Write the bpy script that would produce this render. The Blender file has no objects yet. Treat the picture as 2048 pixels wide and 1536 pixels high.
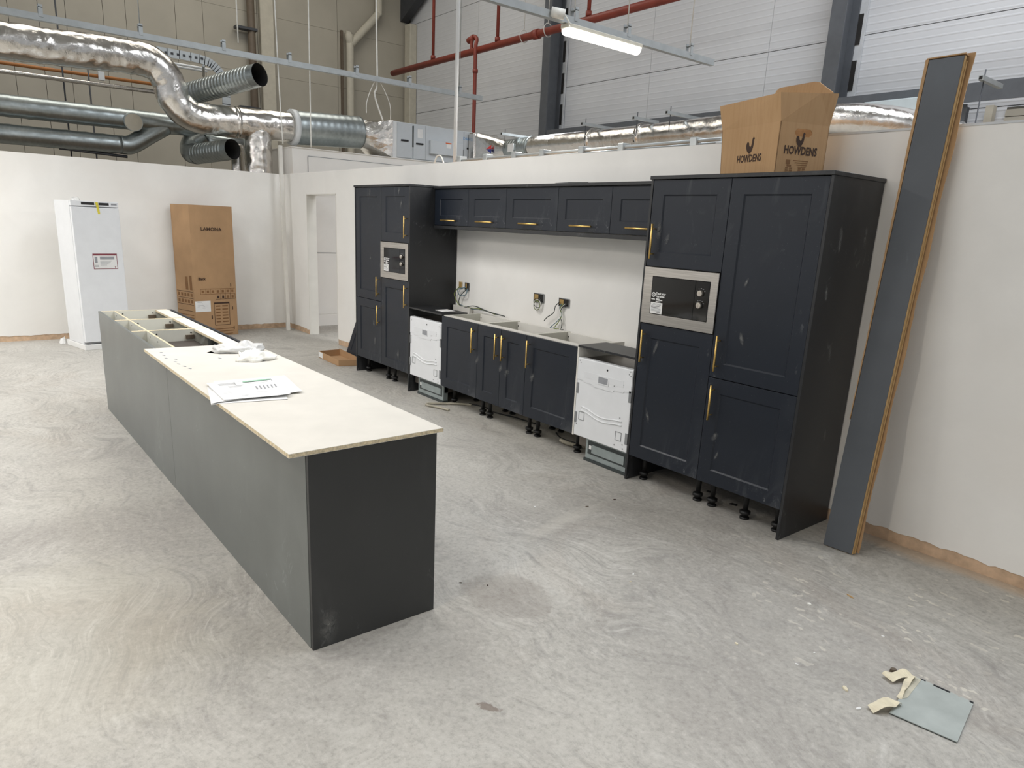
import bpy, bmesh, math, random
from mathutils import Vector, Matrix, noise
random.seed(11)
SC = bpy.context.scene
COL = SC.collection
PI = math.pi

# ------------------------------------------------------------------ camera
cd = bpy.data.cameras.new('camera')
cam = bpy.data.objects.new('camera', cd)
COL.objects.link(cam)
SC.camera = cam
yaw, pitch, roll = 0.8882, -0.2596, 0.0473
fw = Vector((-math.sin(yaw)*math.cos(pitch), math.cos(yaw)*math.cos(pitch), math.sin(pitch)))
rt = fw.cross(Vector((0, 0, 1))).normalized()
up = rt.cross(fw)
c_, s_ = math.cos(roll), math.sin(roll)
r2 = c_*rt + s_*up
u2 = -s_*rt + c_*up
mw = Matrix.Identity(4)
for i in range(3):
    mw[i][0] = r2[i]; mw[i][1] = u2[i]; mw[i][2] = -fw[i]
mw[0][3], mw[1][3], mw[2][3] = 7.4434, -3.6796, 1.7266
cam.matrix_world = mw
cd.sensor_width = 36.0
cd.sensor_fit = 'HORIZONTAL'
cd.lens = 1400.99/2048*36
cd.shift_x = 2.28/2048
cd.shift_y = 56.82/2048
cd.clip_end = 100

# ------------------------------------------------------------------ world, lamps, exposure
w = bpy.data.worlds.new('world')
SC.world = w
w.use_nodes = True
bg = w.node_tree.nodes['Background']
bg.inputs[0].default_value = (0.86, 0.89, 0.93, 1)
bg.inputs[1].default_value = 0.5
SC.view_settings.view_transform = 'Standard'
SC.view_settings.look = 'None'
SC.view_settings.gamma = 1
SC.view_settings.use_curve_mapping = False
SC.view_settings.exposure = 0.1

def area(name, loc, sx, sy, power, col=(1, 0.96, 0.9), rot=(0, 0, 0)):
    l = bpy.data.lights.new(name, 'AREA')
    l.shape = 'RECTANGLE'; l.size = sx; l.size_y = sy; l.energy = power; l.color = col
    o = bpy.data.objects.new(name, l)
    o.location = loc; o.rotation_euler = rot
    COL.objects.link(o)
    return o
WARM, NEUT, COOL = (1.0, 0.895, 0.745), (1.0, 0.965, 0.92), (0.90, 0.95, 1.0)
for lx_, ly_, pw_, tint in ((-2.0, -5.1, 78, NEUT), (-2.0, -8.5, 60, NEUT), (2.0, -1.75, 43, NEUT), (2.0, -5.1, 46, NEUT), (2.0, -8.5, 40, NEUT),
                            (5.6, -5.1, 44, WARM), (5.6, -8.5, 36, WARM), (9.6, -5.1, 30, WARM), (2.0, 1.69, 72, NEUT), (-2.0, 4.6, 12, COOL), (6.0, 1.9, 36, COOL)):  # the last two, cool, are unseen fill added beyond the partition
    area('batten_and_fill_lamp', (lx_, ly_, 3.46), 0.11, 1.25, pw_, tint)
area('roof_fill_lamp', (6.0, 2.6, 8.4), 6.0, 2.4, 430, (0.88, 0.93, 1.0))  # unseen cool overhead light put in for the outer back wall
area('roof_fill_lamp', (-5.2, 0.5, 8.4), 3.0, 7.0, 190, (1.0, 0.96, 0.88))  # unseen overhead fill, added to brighten the left outer wall and ducts
area('roof_fill_lamp', (1.0, -6.5, 8.4), 9.0, 2.4, 300, (0.97, 0.98, 1.0))  # another unseen overhead fill, above the open side of the hall

# ------------------------------------------------------------------ materials
def lin(c):
    r = []
    for v in c[:3]:
        v = v/255.0
        r.append(v/12.92 if v <= 0.04045 else ((v+0.055)/1.055)**2.4)
    return (r[0], r[1], r[2], 1.0)

class NT:
    def __init__(s, name):
        s.m = bpy.data.materials.new(name); s.m.use_nodes = True
        s.t = s.m.node_tree; s.b = s.t.nodes['Principled BSDF']
        s._tc = None
    def n(s, typ, **kw):
        nd = s.t.nodes.new(typ)
        for k, v in kw.items(): setattr(nd, k, v)
        return nd
    def l(s, a, b): s.t.links.new(a, b)
    def tc(s):
        if s._tc is None: s._tc = s.n('ShaderNodeTexCoord')
        return s._tc.outputs['Object']
    def mapping(s, scale=(1, 1, 1), rot=(0, 0, 0)):
        mp = s.n('ShaderNodeMapping')
        mp.inputs['Scale'].default_value = scale; mp.inputs['Rotation'].default_value = rot
        s.l(s.tc(), mp.inputs['Vector']); return mp.outputs[0]
    def noise(s, scale, detail=4, rough=0.55, dist=0.0, vec=None):
        nd = s.n('ShaderNodeTexNoise')
        nd.inputs['Scale'].default_value = scale; nd.inputs['Detail'].default_value = detail
        nd.inputs['Roughness'].default_value = rough; nd.inputs['Distortion'].default_value = dist
        s.l(vec if vec is not None else s.tc(), nd.inputs['Vector'])
        return nd.outputs['Fac']
    def ramp(s, fac, stops):
        r = s.n('ShaderNodeValToRGB'); e = r.color_ramp.elements
        while len(e) < len(stops): e.new(0.5)
        for i, (p, c) in enumerate(stops):
            e[i].position = p
            e[i].color = c if len(c) == 4 else (c[0], c[1], c[2], 1)
        s.l(fac, r.inputs[0]); return r.outputs[0]
    def mask(s, fac, lo, hi, amount=1.0):
        mr = s.n('ShaderNodeMapRange', clamp=True)
        mr.inputs[1].default_value = lo; mr.inputs[2].default_value = hi
        mr.inputs[3].default_value = 0; mr.inputs[4].default_value = amount
        s.l(fac, mr.inputs[0]); return mr.outputs[0]
    def mix(s, fac, a, b, blend='MIX'):
        mx = s.n('ShaderNodeMix', data_type='RGBA', blend_type=blend)
        for sock, v in ((mx.inputs[0], fac), (mx.inputs[6], a), (mx.inputs[7], b)):
            if hasattr(v, 'links'): s.l(v, sock)
            elif isinstance(v, (int, float)): sock.default_value = v
            else: sock.default_value = v
        return mx.outputs[2]
    def mul(s, a, b):
        m = s.n('ShaderNodeMath', operation='MULTIPLY')
        for sock, v in ((m.inputs[0], a), (m.inputs[1], b)):
            if hasattr(v, 'links'): s.l(v, sock)
            else: sock.default_value = v
        return m.outputs[0]
    def bump(s, h, strength=0.3, dist=0.01):
        bp = s.n('ShaderNodeBump')
        bp.inputs['Strength'].default_value = strength; bp.inputs['Distance'].default_value = dist
        s.l(h, bp.inputs['Height']); s.l(bp.outputs[0], s.b.inputs['Normal'])
    def col(s, c): s.l(c, s.b.inputs['Base Color'])
    def set(s, rough=None, metal=None, base=None, spec=None):
        if rough is not None: s.b.inputs['Roughness'].default_value = rough
        if metal is not None: s.b.inputs['Metallic'].default_value = metal
        if base is not None: s.b.inputs['Base Color'].default_value = base
        if spec is not None: s.b.inputs['Specular IOR Level'].default_value = spec
        return s

def plain(name, c, rough=0.5, metal=0.0, var=0.06, scale=9.0, spec=0.5):
    t = NT(name).set(rough, metal, lin(c), spec)
    a = lin([max(0, v*(1-var)) for v in c]); b = lin([min(255, v*(1+var)) for v in c])
    t.col(t.ramp(t.noise(scale, 5), [(0.3, a), (0.7, b)]))
    return t.m

def dusty(name, c, rough, dust=(150, 152, 152), amt=0.35, scale=3.0, lo=0.55, hi=0.78, spec=0.5):
    """painted board with chalky hand smears and fine dust"""
    t = NT(name).set(rough, 0, None, spec)
    a = lin([v*0.94 for v in c]); b = lin([v*1.06 for v in c])
    base = t.ramp(t.noise(2.2, 6), [(0.3, a), (0.7, b)])
    sm = t.noise(scale, 7, 0.6, 1.2, t.mapping((1.7, 1.7, 0.75)))
    pick = t.mask(t.noise(1.1, 2), 0.44, 0.62)
    f = t.mul(t.mask(sm, lo, hi, amt*0.45), pick)
    sm2 = t.noise(scale*3.2, 6, 0.66, 2.2, t.mapping((1.5, 1.5, 0.8), (0.3, 0.4, 0.2)))
    f3 = t.mul(t.mask(sm2, 0.60, 0.74, amt*1.1), t.mask(t.noise(2.1, 2), 0.54, 0.62))
    base = t.mix(f3, base, lin(dust))
    f2 = t.mask(t.noise(95, 2), 0.69, 0.76, amt*0.25)
    c1 = t.mix(f, base, lin(dust))
    t.col(t.mix(f2, c1, lin(dust)))
    t.bump(t.noise(420, 2), 0.06, 0.001)
    return t.m

MAT = {}
# plaster
t = NT('plaster').set(0.85)
c = t.ramp(t.noise(1.3, 7, 0.6, 0.4), [(0.3, lin((234, 232, 227))), (0.7, lin((243, 241, 236)))])
f = t.mask(t.noise(0.7, 3), 0.5, 0.75, 0.35)
t.col(t.mix(f, c, lin((226, 219, 210))))
t.bump(t.noise(14, 8, 0.6), 0.08, 0.01)
MAT['plaster'] = t.m
MAT['board_pink'] = plain('unskimmed plasterboard', (198, 170, 142), 0.9, 0, 0.1, 14)
# concrete
t = NT('concrete').set(0.62)
sep = t.n('ShaderNodeSeparateXYZ'); geo = t.n('ShaderNodeNewGeometry')
t.l(geo.outputs['Position'], sep.inputs[0])
big = t.noise(0.42, 5, 0.6, 0.8)
c = t.ramp(big, [(0.32, lin((160, 156, 150))), (0.5, lin((178, 175, 168))), (0.68, lin((190, 187, 180)))])
# trowel smears: streaks bent by a slow swirl
wv = t.n('ShaderNodeTexNoise'); wv.inputs['Scale'].default_value = 0.9; wv.inputs['Detail'].default_value = 2
t.l(t.tc(), wv.inputs['Vector'])
ml = t.n('ShaderNodeVectorMath', operation='MULTIPLY_ADD'); t.l(wv.outputs['Color'], ml.inputs[0]); ml.inputs[1].default_value = (1.6, 1.6, 0); t.l(t.tc(), ml.inputs[2])
mp = t.n('ShaderNodeMapping'); mp.inputs['Scale'].default_value = (1.3, 4.6, 1); mp.inputs['Rotation'].default_value = (0, 0, -0.5); t.l(ml.outputs[0], mp.inputs['Vector'])
st = t.noise(2.3, 10, 0.68, 0.5, mp.outputs[0])
patch = t.mask(t.noise(0.75, 3, 0.5, 0.5), 0.36, 0.62)
lt_ = t.mul(t.mask(st, 0.53, 0.68, 0.60), patch)
c = t.mix(lt_, c, lin((207, 205, 199)))
dk_ = t.mask(st, 0.47, 0.33, 0.55)
c = t.mix(dk_, c, lin((142, 139, 135)))
mott = t.noise(5.2, 10, 0.74, 1.2)
c = t.mix(t.mask(mott, 0.54, 0.70, 0.40), c, lin((204, 202, 195)))
c = t.mix(t.mask(mott, 0.46, 0.30, 0.50), c, lin((146, 142, 137)))
brown = t.mask(t.noise(0.8, 5, 0.62, 0.9), 0.54, 0.74, 0.40)
c = t.mix(brown, c, lin((164, 152, 139)))
fine = t.noise(42, 8, 0.75)
c = t.mix(t.mask(fine, 0.50, 0.32, 0.50), c, lin((126, 122, 116)))
c = t.mix(t.mask(fine, 0.54, 0.70, 0.34), c, lin((218, 215, 208)))
fs = t.n('ShaderNodeMapping'); fs.inputs['Scale'].default_value = (3.0, 13.0, 1); fs.inputs['Rotation'].default_value = (0, 0, -0.55); t.l(ml.outputs[0], fs.inputs['Vector'])
fst = t.noise(3.4, 8, 0.7, 0.4, fs.outputs[0])
c = t.mix(t.mul(t.mask(fst, 0.47, 0.33, 0.55), patch), c, lin((132, 129, 126)))
c = t.mix(t.mul(t.mask(fst, 0.54, 0.68, 0.45), patch), c, lin((214, 212, 206)))
# worn cement film with a scalloped edge beside the island
def spot(cx, cy, rx, ry, rot, soft, wob, ns=7):
    mpn = t.n('ShaderNodeMapping', vector_type='TEXTURE'); mpn.inputs['Location'].default_value = (cx, cy, 0); mpn.inputs['Rotation'].default_value = (0, 0, rot); mpn.inputs['Scale'].default_value = (rx, ry, 1)
    t.l(geo.outputs['Position'], mpn.inputs['Vector'])
    ln = t.n('ShaderNodeVectorMath', operation='LENGTH'); t.l(mpn.outputs[0], ln.inputs[0])
    ad = t.n('ShaderNodeMath', operation='MULTIPLY_ADD'); t.l(t.noise(ns, 6, 0.65), ad.inputs[0]); ad.inputs[1].default_value = wob; t.l(ln.outputs['Value'], ad.inputs[2])
    return t.mask(ad.outputs[0], 1.0+wob*0.5, 1.0+wob*0.5-soft)
c = t.mix(t.mul(spot(5.09, -1.74, 0.25, 0.20, 0.3, 0.14, 1.0, 9), t.mask(mott, 0.25, 0.75, 0.75)), c, lin((138, 130, 122)))
c = t.mix(t.mul(spot(4.58, -0.90, 0.52, 0.085, 1.74, 0.85, 0.9), 0.42), c, lin((204, 200, 190)))
c = t.mix(t.mul(spot(5.69, -2.30, 0.055, 0.022, 0.5, 0.3, 2.2, 34), 0.8), c, lin((120, 108, 98)))
c = t.mix(t.mul(spot(4.3, -3.6, 0.9, 0.75, 0.3, 0.35, 0.9), 0.30), c, lin((196, 192, 178)))
# dried plaster splashes near the right hand wall
vor = t.n('ShaderNodeTexVoronoi'); vor.inputs['Scale'].default_value = 15
mps = t.n('ShaderNodeMapping'); mps.inputs['Scale'].default_value = (0.7, 1.35, 1); mps.inputs['Rotation'].default_value = (0, 0, 0.6); t.l(geo.outputs['Position'], mps.inputs['Vector'])
ds = t.n('ShaderNodeVectorMath', operation='MULTIPLY_ADD'); t.l(wv.outputs['Color'], ds.inputs[0]); ds.inputs[1].default_value = (0.3, 0.3, 0); t.l(mps.outputs[0], ds.inputs[2])
nz = t.n('ShaderNodeTexNoise'); nz.inputs['Scale'].default_value = 16; t.l(t.tc(), nz.inputs['Vector'])
ds2 = t.n('ShaderNodeVectorMath', operation='MULTIPLY_ADD'); t.l(nz.outputs['Color'], ds2.inputs[0]); ds2.inputs[1].default_value = (0.10, 0.10, 0); t.l(ds.outputs[0], ds2.inputs[2])
t.l(ds2.outputs[0], vor.inputs['Vector'])
reg = t.mul(t.mask(sep.outputs['X'], 4.9, 6.2), t.mask(sep.outputs['Y'], -1.5, -0.4))
spl = t.mul(t.mul(t.mask(vor.outputs['Distance'], 0.26, 0.19), reg), t.mask(t.noise(2.6, 3), 0.42, 0.55, 0.85))
c = t.mix(spl, c, lin((212, 207, 194)))
# scuff lines
sc = t.noise(1.5, 2, 0.5, 1.0, t.mapping((1, 1, 1), (0, 0, 1.0)))
ab = t.n('ShaderNodeMath', operation='SUBTRACT'); t.l(sc, ab.inputs[0]); ab.inputs[1].default_value = 0.5
ab2 = t.n('ShaderNodeMath', operation='ABSOLUTE'); t.l(ab.outputs[0], ab2.inputs[0])
line = t.mul(t.mask(ab2.outputs[0], 0.003, 0.0005, 0.18), t.mask(t.noise(0.8, 3), 0.54, 0.64))
c = t.mix(line, c, lin((128, 125, 122)))
# pinkish plaster dust along the wall foot
wob = t.n('ShaderNodeMath', operation='MULTIPLY_ADD'); t.l(t.noise(4, 5), wob.inputs[0]); wob.inputs[1].default_value = 0.25
t.l(sep.outputs['Y'], wob.inputs[2])
foot = t.mul(t.mask(wob.outputs[0], 0.54, 0.64, 0.6), t.mask(sep.outputs['X'], 5.5, 5.9))
c = t.mix(foot, c, lin((203, 178, 150)))
t.col(c)
t.l(t.ramp(mott, [(0.3, (0.45, 0.45, 0.45)), (0.7, (0.75, 0.75, 0.75))]), t.b.inputs['Roughness'])
t.bump(t.mix(0.4, mott, fine), 0.12, 0.006)
MAT['concrete'] = t.m

MAT['navy'] = dusty('navy painted door', (26, 32, 42), 0.42, amt=0.5, spec=0.42)
MAT['dark_panel'] = dusty('dark end panel', (38, 39, 41), 0.40, amt=0.34, scale=2.4)
MAT['graphite'] = dusty('graphite back panel lit', (103, 107, 105), 0.36, (176, 180, 182), 0.4, 2.6)  # lighter copy of the end panel graphite, its base carries the grazing sheen
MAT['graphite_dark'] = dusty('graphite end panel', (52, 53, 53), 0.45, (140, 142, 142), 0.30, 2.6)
MAT['white_mel'] = plain('white melamine', (222, 219, 211), 0.45, 0, 0.02, 5)
MAT['board_white'] = plain('loose white board', (215, 211, 202), 0.5, 0, 0.02, 5)
MAT['cream_mel'] = plain('cabinet interior board', (216, 215, 204), 0.5, 0, 0.02, 5)
MAT['chip'] = plain('chipboard edge', (206, 192, 162), 0.85, 0, 0.14, 90)
MAT['brass'] = plain('brushed brass', (234, 198, 122), 0.40, 1, 0.05, 60)
MAT['leg'] = plain('black leg plastic', (22, 22, 22), 0.5)
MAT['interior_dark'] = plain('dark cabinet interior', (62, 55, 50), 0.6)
t = NT('brushed steel').set(0.34, 1)
t.col(t.ramp(t.noise(40, 4, 0.6, 0, t.mapping((0.15, 1, 6))), [(0.3, lin((176, 172, 166))), (0.7, lin((206, 202, 196)))]))
MAT['steel'] = t.m
MAT['glass_black'] = plain('black glass', (10, 10, 11), 0.06, 0, 0.02)
MAT['knob'] = plain('knob metal', (205, 198, 188), 0.3, 0.8)
MAT['enamel'] = plain('white enamel', (229, 231, 233), 0.3, 0, 0.01)
MAT['enamel_warm'] = plain('white appliance paint', (226, 228, 230), 0.35, 0, 0.01)
MAT['grey_clip'] = plain('grey metal clip', (150, 152, 154), 0.45, 0.5)
MAT['kick'] = plain('grey green kick plate', (160, 170, 170), 0.4, 0.4, 0.06)
MAT['kick_dark'] = plain('dark kick recess', (70, 76, 76), 0.5, 0.3)
MAT['steel_grey'] = plain('pressed steel top', (116, 110, 104), 0.35, 0.8, 0.12, 12)
t = NT('cardboard').set(0.85)
cb = t.noise(2.0, 6)
c = t.ramp(cb, [(0.3, lin((175, 140, 100))), (0.7, lin((189, 154, 114)))])
fl = t.noise(60, 2, 0.5, 0, t.mapping((1, 1, 0.03)))
t.col(t.mix(t.mask(fl, 0.45, 0.7, 0.2), c, lin((150, 108, 66))))
t.bump(fl, 0.10, 0.002)
MAT['cardboard'] = t.m
MAT['cardboard_dull'] = plain('dull brown carton', (172, 138, 102), 0.85, 0, 0.05, 3)
MAT['ink'] = plain('dark print', (62, 42, 30), 0.8)
MAT['ink_faint'] = plain('faint print', (128, 92, 58), 0.85)
MAT['ink_black'] = plain('black print', (40, 38, 36), 0.8)
MAT['ink_grey'] = plain('grey print', (150, 152, 156), 0.8)
MAT['ink_green'] = plain('green print', (150, 190, 165), 0.8)
MAT['label_white'] = plain('white sticker', (228, 228, 226), 0.55, 0, 0.02)
MAT['label_red'] = plain('dark red print', (128, 60, 70), 0.6)
MAT['tape_yellow'] = plain('yellow tape', (225, 210, 70), 0.5)
MAT['tape'] = plain('masking tape', (220, 211, 186), 0.8, 0, 0.04, 20)
MAT['tape_bag'] = plain('clear film on plate', (196, 192, 174), 0.5, 0, 0.05, 30)
MAT['sheet_metal'] = plain('galvanised sheet', (170, 177, 174), 0.45, 0.15, 0.06, 7)
MAT['paper'] = plain('paper', (230, 230, 229), 0.8, 0, 0.01)
t = NT('thin plastic').set(0.3, 0, lin((246, 246, 244)))
t.b.inputs['Transmission Weight'].default_value = 0.35
t.bump(t.noise(30, 4), 0.3, 0.01)
MAT['bag'] = t.m
MAT['tissue'] = plain('white tissue', (240, 239, 232), 0.85, 0, 0.02)
def foil_mat(name, base, rough, wr):
    t = NT(name).set(rough, 1)
    n1 = t.noise(7, 6, 0.65, 1.2); n2 = t.noise(30, 5, 0.6, 0.6)
    t.col(t.ramp(n1, [(0.3, lin([v*0.90 for v in base])), (0.7, lin(base))]))
    t.l(t.mask(n1, 0.3, 0.7, rough*1.6), t.b.inputs['Roughness'])
    t.bump(t.mix(0.3, n1, n2), wr, 0.02)
    return t.m
MAT['foil'] = foil_mat('aluminium foil lagging', (236, 232, 226), 0.19, 0.35)
t = NT('galvanised steel').set(0.33, 0.9)
v = t.n('ShaderNodeTexVoronoi'); v.inputs['Scale'].default_value = 26; t.l(t.tc(), v.inputs['Vector'])
t.col(t.mix(0.25, t.ramp(t.noise(3, 4), [(0.3, lin((150, 158, 158))), (0.7, lin((182, 189, 188)))]), t.ramp(v.outputs['Distance'], [(0, lin((130, 138, 140))), (1, lin((200, 205, 205)))])))
MAT['galv'] = t.m
MAT['zinc'] = plain('zinc plated channel', (176, 180, 180), 0.4, 0.55, 0.04)
MAT['ahu'] = plain('pale grey unit casing', (196, 201, 204), 0.45, 0.1, 0.01)
MAT['ahu_light'] = plain('white unit trim', (222, 224, 224), 0.5, 0, 0.01)
MAT['black'] = plain('black plastic', (25, 25, 26), 0.5)
MAT['blue'] = plain('blue print', (60, 140, 205), 0.6)
MAT['orange'] = plain('orange red print', (220, 110, 60), 0.6)
MAT['red_tag'] = plain('red sticker', (205, 50, 50), 0.6)
MAT['blue_tag'] = plain('dark blue sticker', (50, 60, 130), 0.6)
MAT['red_pipe'] = plain('red oxide pipe paint', (134, 58, 44), 0.5, 0, 0.06)
MAT['column'] = plain('grey steel paint', (92, 95, 99), 0.5, 0, 0.04)
MAT['column_dark'] = plain('dark steel paint', (62, 64, 68), 0.55, 0, 0.05)
MAT['white_steel'] = plain('white flashing', (205, 207, 208), 0.5, 0, 0.03)
MAT['orange_pipe'] = plain('orange brown pipe', (168, 110, 58), 0.5)
MAT['brown_pipe'] = plain('brown downpipe', (98, 86, 72), 0.6)
MAT['cream_paint'] = plain('cream paint', (190, 184, 168), 0.6, 0, 0.03)
MAT['grey_cable'] = plain('dark grey cable', (62, 68, 66), 0.5)
MAT['white_cable'] = plain('white cable', (222, 220, 212), 0.5)
MAT['green_cable'] = plain('green yellow cable', (128, 140, 78), 0.5)
MAT['teal_cable'] = plain('blue grey cable', (104, 128, 138), 0.5)
MAT['hose'] = plain('grey corrugated hose', (170, 164, 148), 0.55)
MAT['back_box'] = plain('yellow back box', (170, 140, 84), 0.6)
MAT['dark_gap'] = plain('dark cavity', (40, 38, 36), 0.9)
MAT['plenum'] = plain('pale blue grey sheet', (196, 206, 208), 0.4, 0.2, 0.02)
def smear_mat():
    t = NT('dust smear').set(0.85, 0, lin((150, 150, 146)))
    tc = t.n('ShaderNodeTexCoord'); gr = t.n('ShaderNodeTexGradient', gradient_type='SPHERICAL')
    mp = t.n('ShaderNodeMapping'); mp.inputs['Location'].default_value = (-1, -1, 0); mp.inputs['Scale'].default_value = (2, 2, 1)
    t.l(tc.outputs['UV'], mp.inputs['Vector']); t.l(mp.outputs[0], gr.inputs['Vector'])
    n = t.mask(t.noise(28, 6, 0.65, 1.5), 0.35, 0.7)
    a = t.mul(t.mul(gr.outputs['Fac'], n), 0.75); t.l(a, t.b.inputs['Alpha'])
    return t.m
MAT['smear'] = smear_mat()
MAT['wood'] = None
t = NT('bare wood edge').set(0.75)
g = t.noise(9, 6, 0.6, 1.2, t.mapping((9, 9, 0.5)))
t.col(t.ramp(g, [(0.3, lin((160, 126, 80))), (0.55, lin((190, 156, 106))), (0.8, lin((206, 176, 128)))]))
MAT['wood'] = t.m
MAT['wood_dark'] = plain('dark mdf', (136, 84, 46), 0.8, 0, 0.1, 30)  # the mdf's own darker brown
MAT['slate'] = dusty('slate blue board face', (82, 86, 91), 0.42, (120, 130, 138), 0.5, 2.4, 0.5, 0.75)
MAT['clad_cream'] = plain('beige cladding sheet', (170, 164, 150), 0.55, 0, 0.03, 1.2)
MAT['clad_joint'] = plain('dark cladding joint', (84, 80, 72), 0.8)
t = NT('white ribbed cladding').set(0.5)
sx = t.n('ShaderNodeSeparateXYZ'); t.l(t.tc(), sx.inputs[0])
mm = t.n('ShaderNodeMath', operation='MULTIPLY'); t.l(sx.outputs['Z'], mm.inputs[0]); mm.inputs[1].default_value = 2*PI/0.09
sn = t.n('ShaderNodeMath', operation='SINE'); t.l(mm.outputs[0], sn.inputs[0])
pw = t.mask(sn.outputs[0], 0.55, 0.95)
t.col(t.ramp(t.noise(0.9, 4), [(0.3, lin((206, 207, 209))), (0.7, lin((214, 215, 216)))]))
t.bump(pw, 0.38, 0.006)
MAT['clad_white'] = t.m
t = NT('batten diffuser')
t.b.inputs['Emission Color'].default_value = (1, 0.95, 0.86, 1); t.b.inputs['Emission Strength'].default_value = 5
t.set(0.4, 0, (0.9, 0.9, 0.88, 1))
MAT['glow'] = t.m
MAT['batten_body'] = plain('batten casing', (196, 192, 178), 0.5)
MAT['ceiling'] = plain('ceiling sheet', (188, 190, 190), 0.7)

# ------------------------------------------------------------------ mesh builder
ORG = {}
class MB:
    def __init__(s, xf=None):
        s.bm = bmesh.new(); s.xf = xf; s.mi = 0
    def _f(s, vs):
        try:
            f = s.bm.faces.new(vs); f.material_index = s.mi; return f
        except ValueError: return None
    def box(s, x0, x1, y0, y1, z0, z1, bev=0.0):
        if x1 < x0: x0, x1 = x1, x0
        if y1 < y0: y0, y1 = y1, y0
        if z1 < z0: z0, z1 = z1, z0
        n0 = len(s.bm.faces)
        v = [s.bm.verts.new(p) for p in ((x0, y0, z0), (x1, y0, z0), (x1, y1, z0), (x0, y1, z0), (x0, y0, z1), (x1, y0, z1), (x1, y1, z1), (x0, y1, z1))]
        fs = [s._f([v[i] for i in q]) for q in ((3, 2, 1, 0), (4, 5, 6, 7), (0, 1, 5, 4), (1, 2, 6, 5), (2, 3, 7, 6), (3, 0, 4, 7))]
        if bev > 0:
            es = list({e for f in fs for e in f.edges})
            r = bmesh.ops.bevel(s.bm, geom=es, offset=bev, segments=1, profile=0.5, affect='EDGES')
            for f in r['faces']: f.material_index = s.mi
        return s
    def obox(s, ctr, size, mat3, bev=0.0):
        """oriented box: mat3 = 3 axis vectors"""
        t = MB(); t.box(-size[0]/2, size[0]/2, -size[1]/2, size[1]/2, -size[2]/2, size[2]/2, bev)
        M4 = Matrix.Identity(4)
        for i in range(3):
            for j in range(3): M4[j][i] = mat3[i][j]
        M4.translation = Vector(ctr)
        s.join(t, M4); return s
    def join(s, other, M4=None):
        mp = {}
        for v in other.bm.verts: mp[v] = s.bm.verts.new(M4 @ v.co if M4 else v.co)
        for f in other.bm.faces:
            nf = s._f([mp[v] for v in f.verts])
            if nf: nf.material_index = s.mi; nf.smooth = f.smooth
        other.bm.free()
    def quad(s, *p):
        return s._f([s.bm.verts.new(q) for q in p])
    def prism(s, pts, ext):
        """closed polygon of 3d points extruded by vector ext"""
        e = Vector(ext)
        a = [s.bm.verts.new(p) for p in pts]; b = [s.bm.verts.new(Vector(p)+e) for p in pts]
        s._f(list(reversed(a))); s._f(b)
        n = len(pts)
        for i in range(n): s._f([a[i], a[(i+1) % n], b[(i+1) % n], b[i]])
        return s
    def tube(s, pts, r, seg=12, caps=True, rn=None, smooth=True):
        pts = [Vector(p) for p in pts]
        n = len(pts)
        rs = r if isinstance(r, (list, tuple)) else [r]*n
        tang = []
        for i in range(n):
            d = pts[min(i+1, n-1)] - pts[max(i-1, 0)]
            tang.append(d.normalized())
        ref = Vector((0, 0, 1)) if abs(tang[0].z) < 0.9 else Vector((1, 0, 0))
        nrm = (ref - tang[0]*ref.dot(tang[0])).normalized()
        rings = []
        for i in range(n):
            nrm = (nrm - tang[i]*nrm.dot(tang[i])).normalized()
            bn = tang[i].cross(nrm)
            ring = []
            for k in range(seg):
                a = 2*PI*k/seg
                d = nrm*math.cos(a) + bn*math.sin(a)
                rr = rs[i]
                p = pts[i] + d*rr
                if rn: p = pts[i] + d*(rr*(1+rn(p)))
                ring.append(s.bm.verts.new(p))
            rings.append(ring)
        for i in range(n-1):
            for k in range(seg):
                f = s._f([rings[i][k], rings[i][(k+1) % seg], rings[i+1][(k+1) % seg], rings[i+1][k]])
                if f: f.smooth = smooth
        if caps:
            s._f(list(reversed(rings[0]))); s._f(rings[-1])
        return s
    def cyl(s, a, b, r, seg=12, caps=True, r1=None):
        return s.tube([a, b], [r, r if r1 is None else r1], seg, caps)
    def build(s, name, mats, parent=None, smooth=None, origin=None):
        if s.xf:
            for v in s.bm.verts: v.co = s.xf @ v.co
        vs = s.bm.verts
        if parent is not None: o = ORG[parent.name]
        elif origin is not None: o = Vector(origin)
        else:
            xs = [v.co.x for v in vs]; ys = [v.co.y for v in vs]; zs = [v.co.z for v in vs]
            o = Vector(((min(xs)+max(xs))/2, (min(ys)+max(ys))/2, min(zs)))
        for v in vs: v.co -= o
        me = bpy.data.meshes.new(name)
        s.bm.normal_update()
        s.bm.to_mesh(me); s.bm.free()
        if not isinstance(mats, (list, tuple)): mats = [mats]
        for m in mats: me.materials.append(MAT[m] if isinstance(m, str) else m)
        if smooth:
            for p in me.polygons: p.use_smooth = True
        ob = bpy.data.objects.new(name, me); COL.objects.link(ob)
        ORG[ob.name] = o.copy()
        if parent is not None: ob.parent = parent
        else: ob.location = o
        return ob

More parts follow.
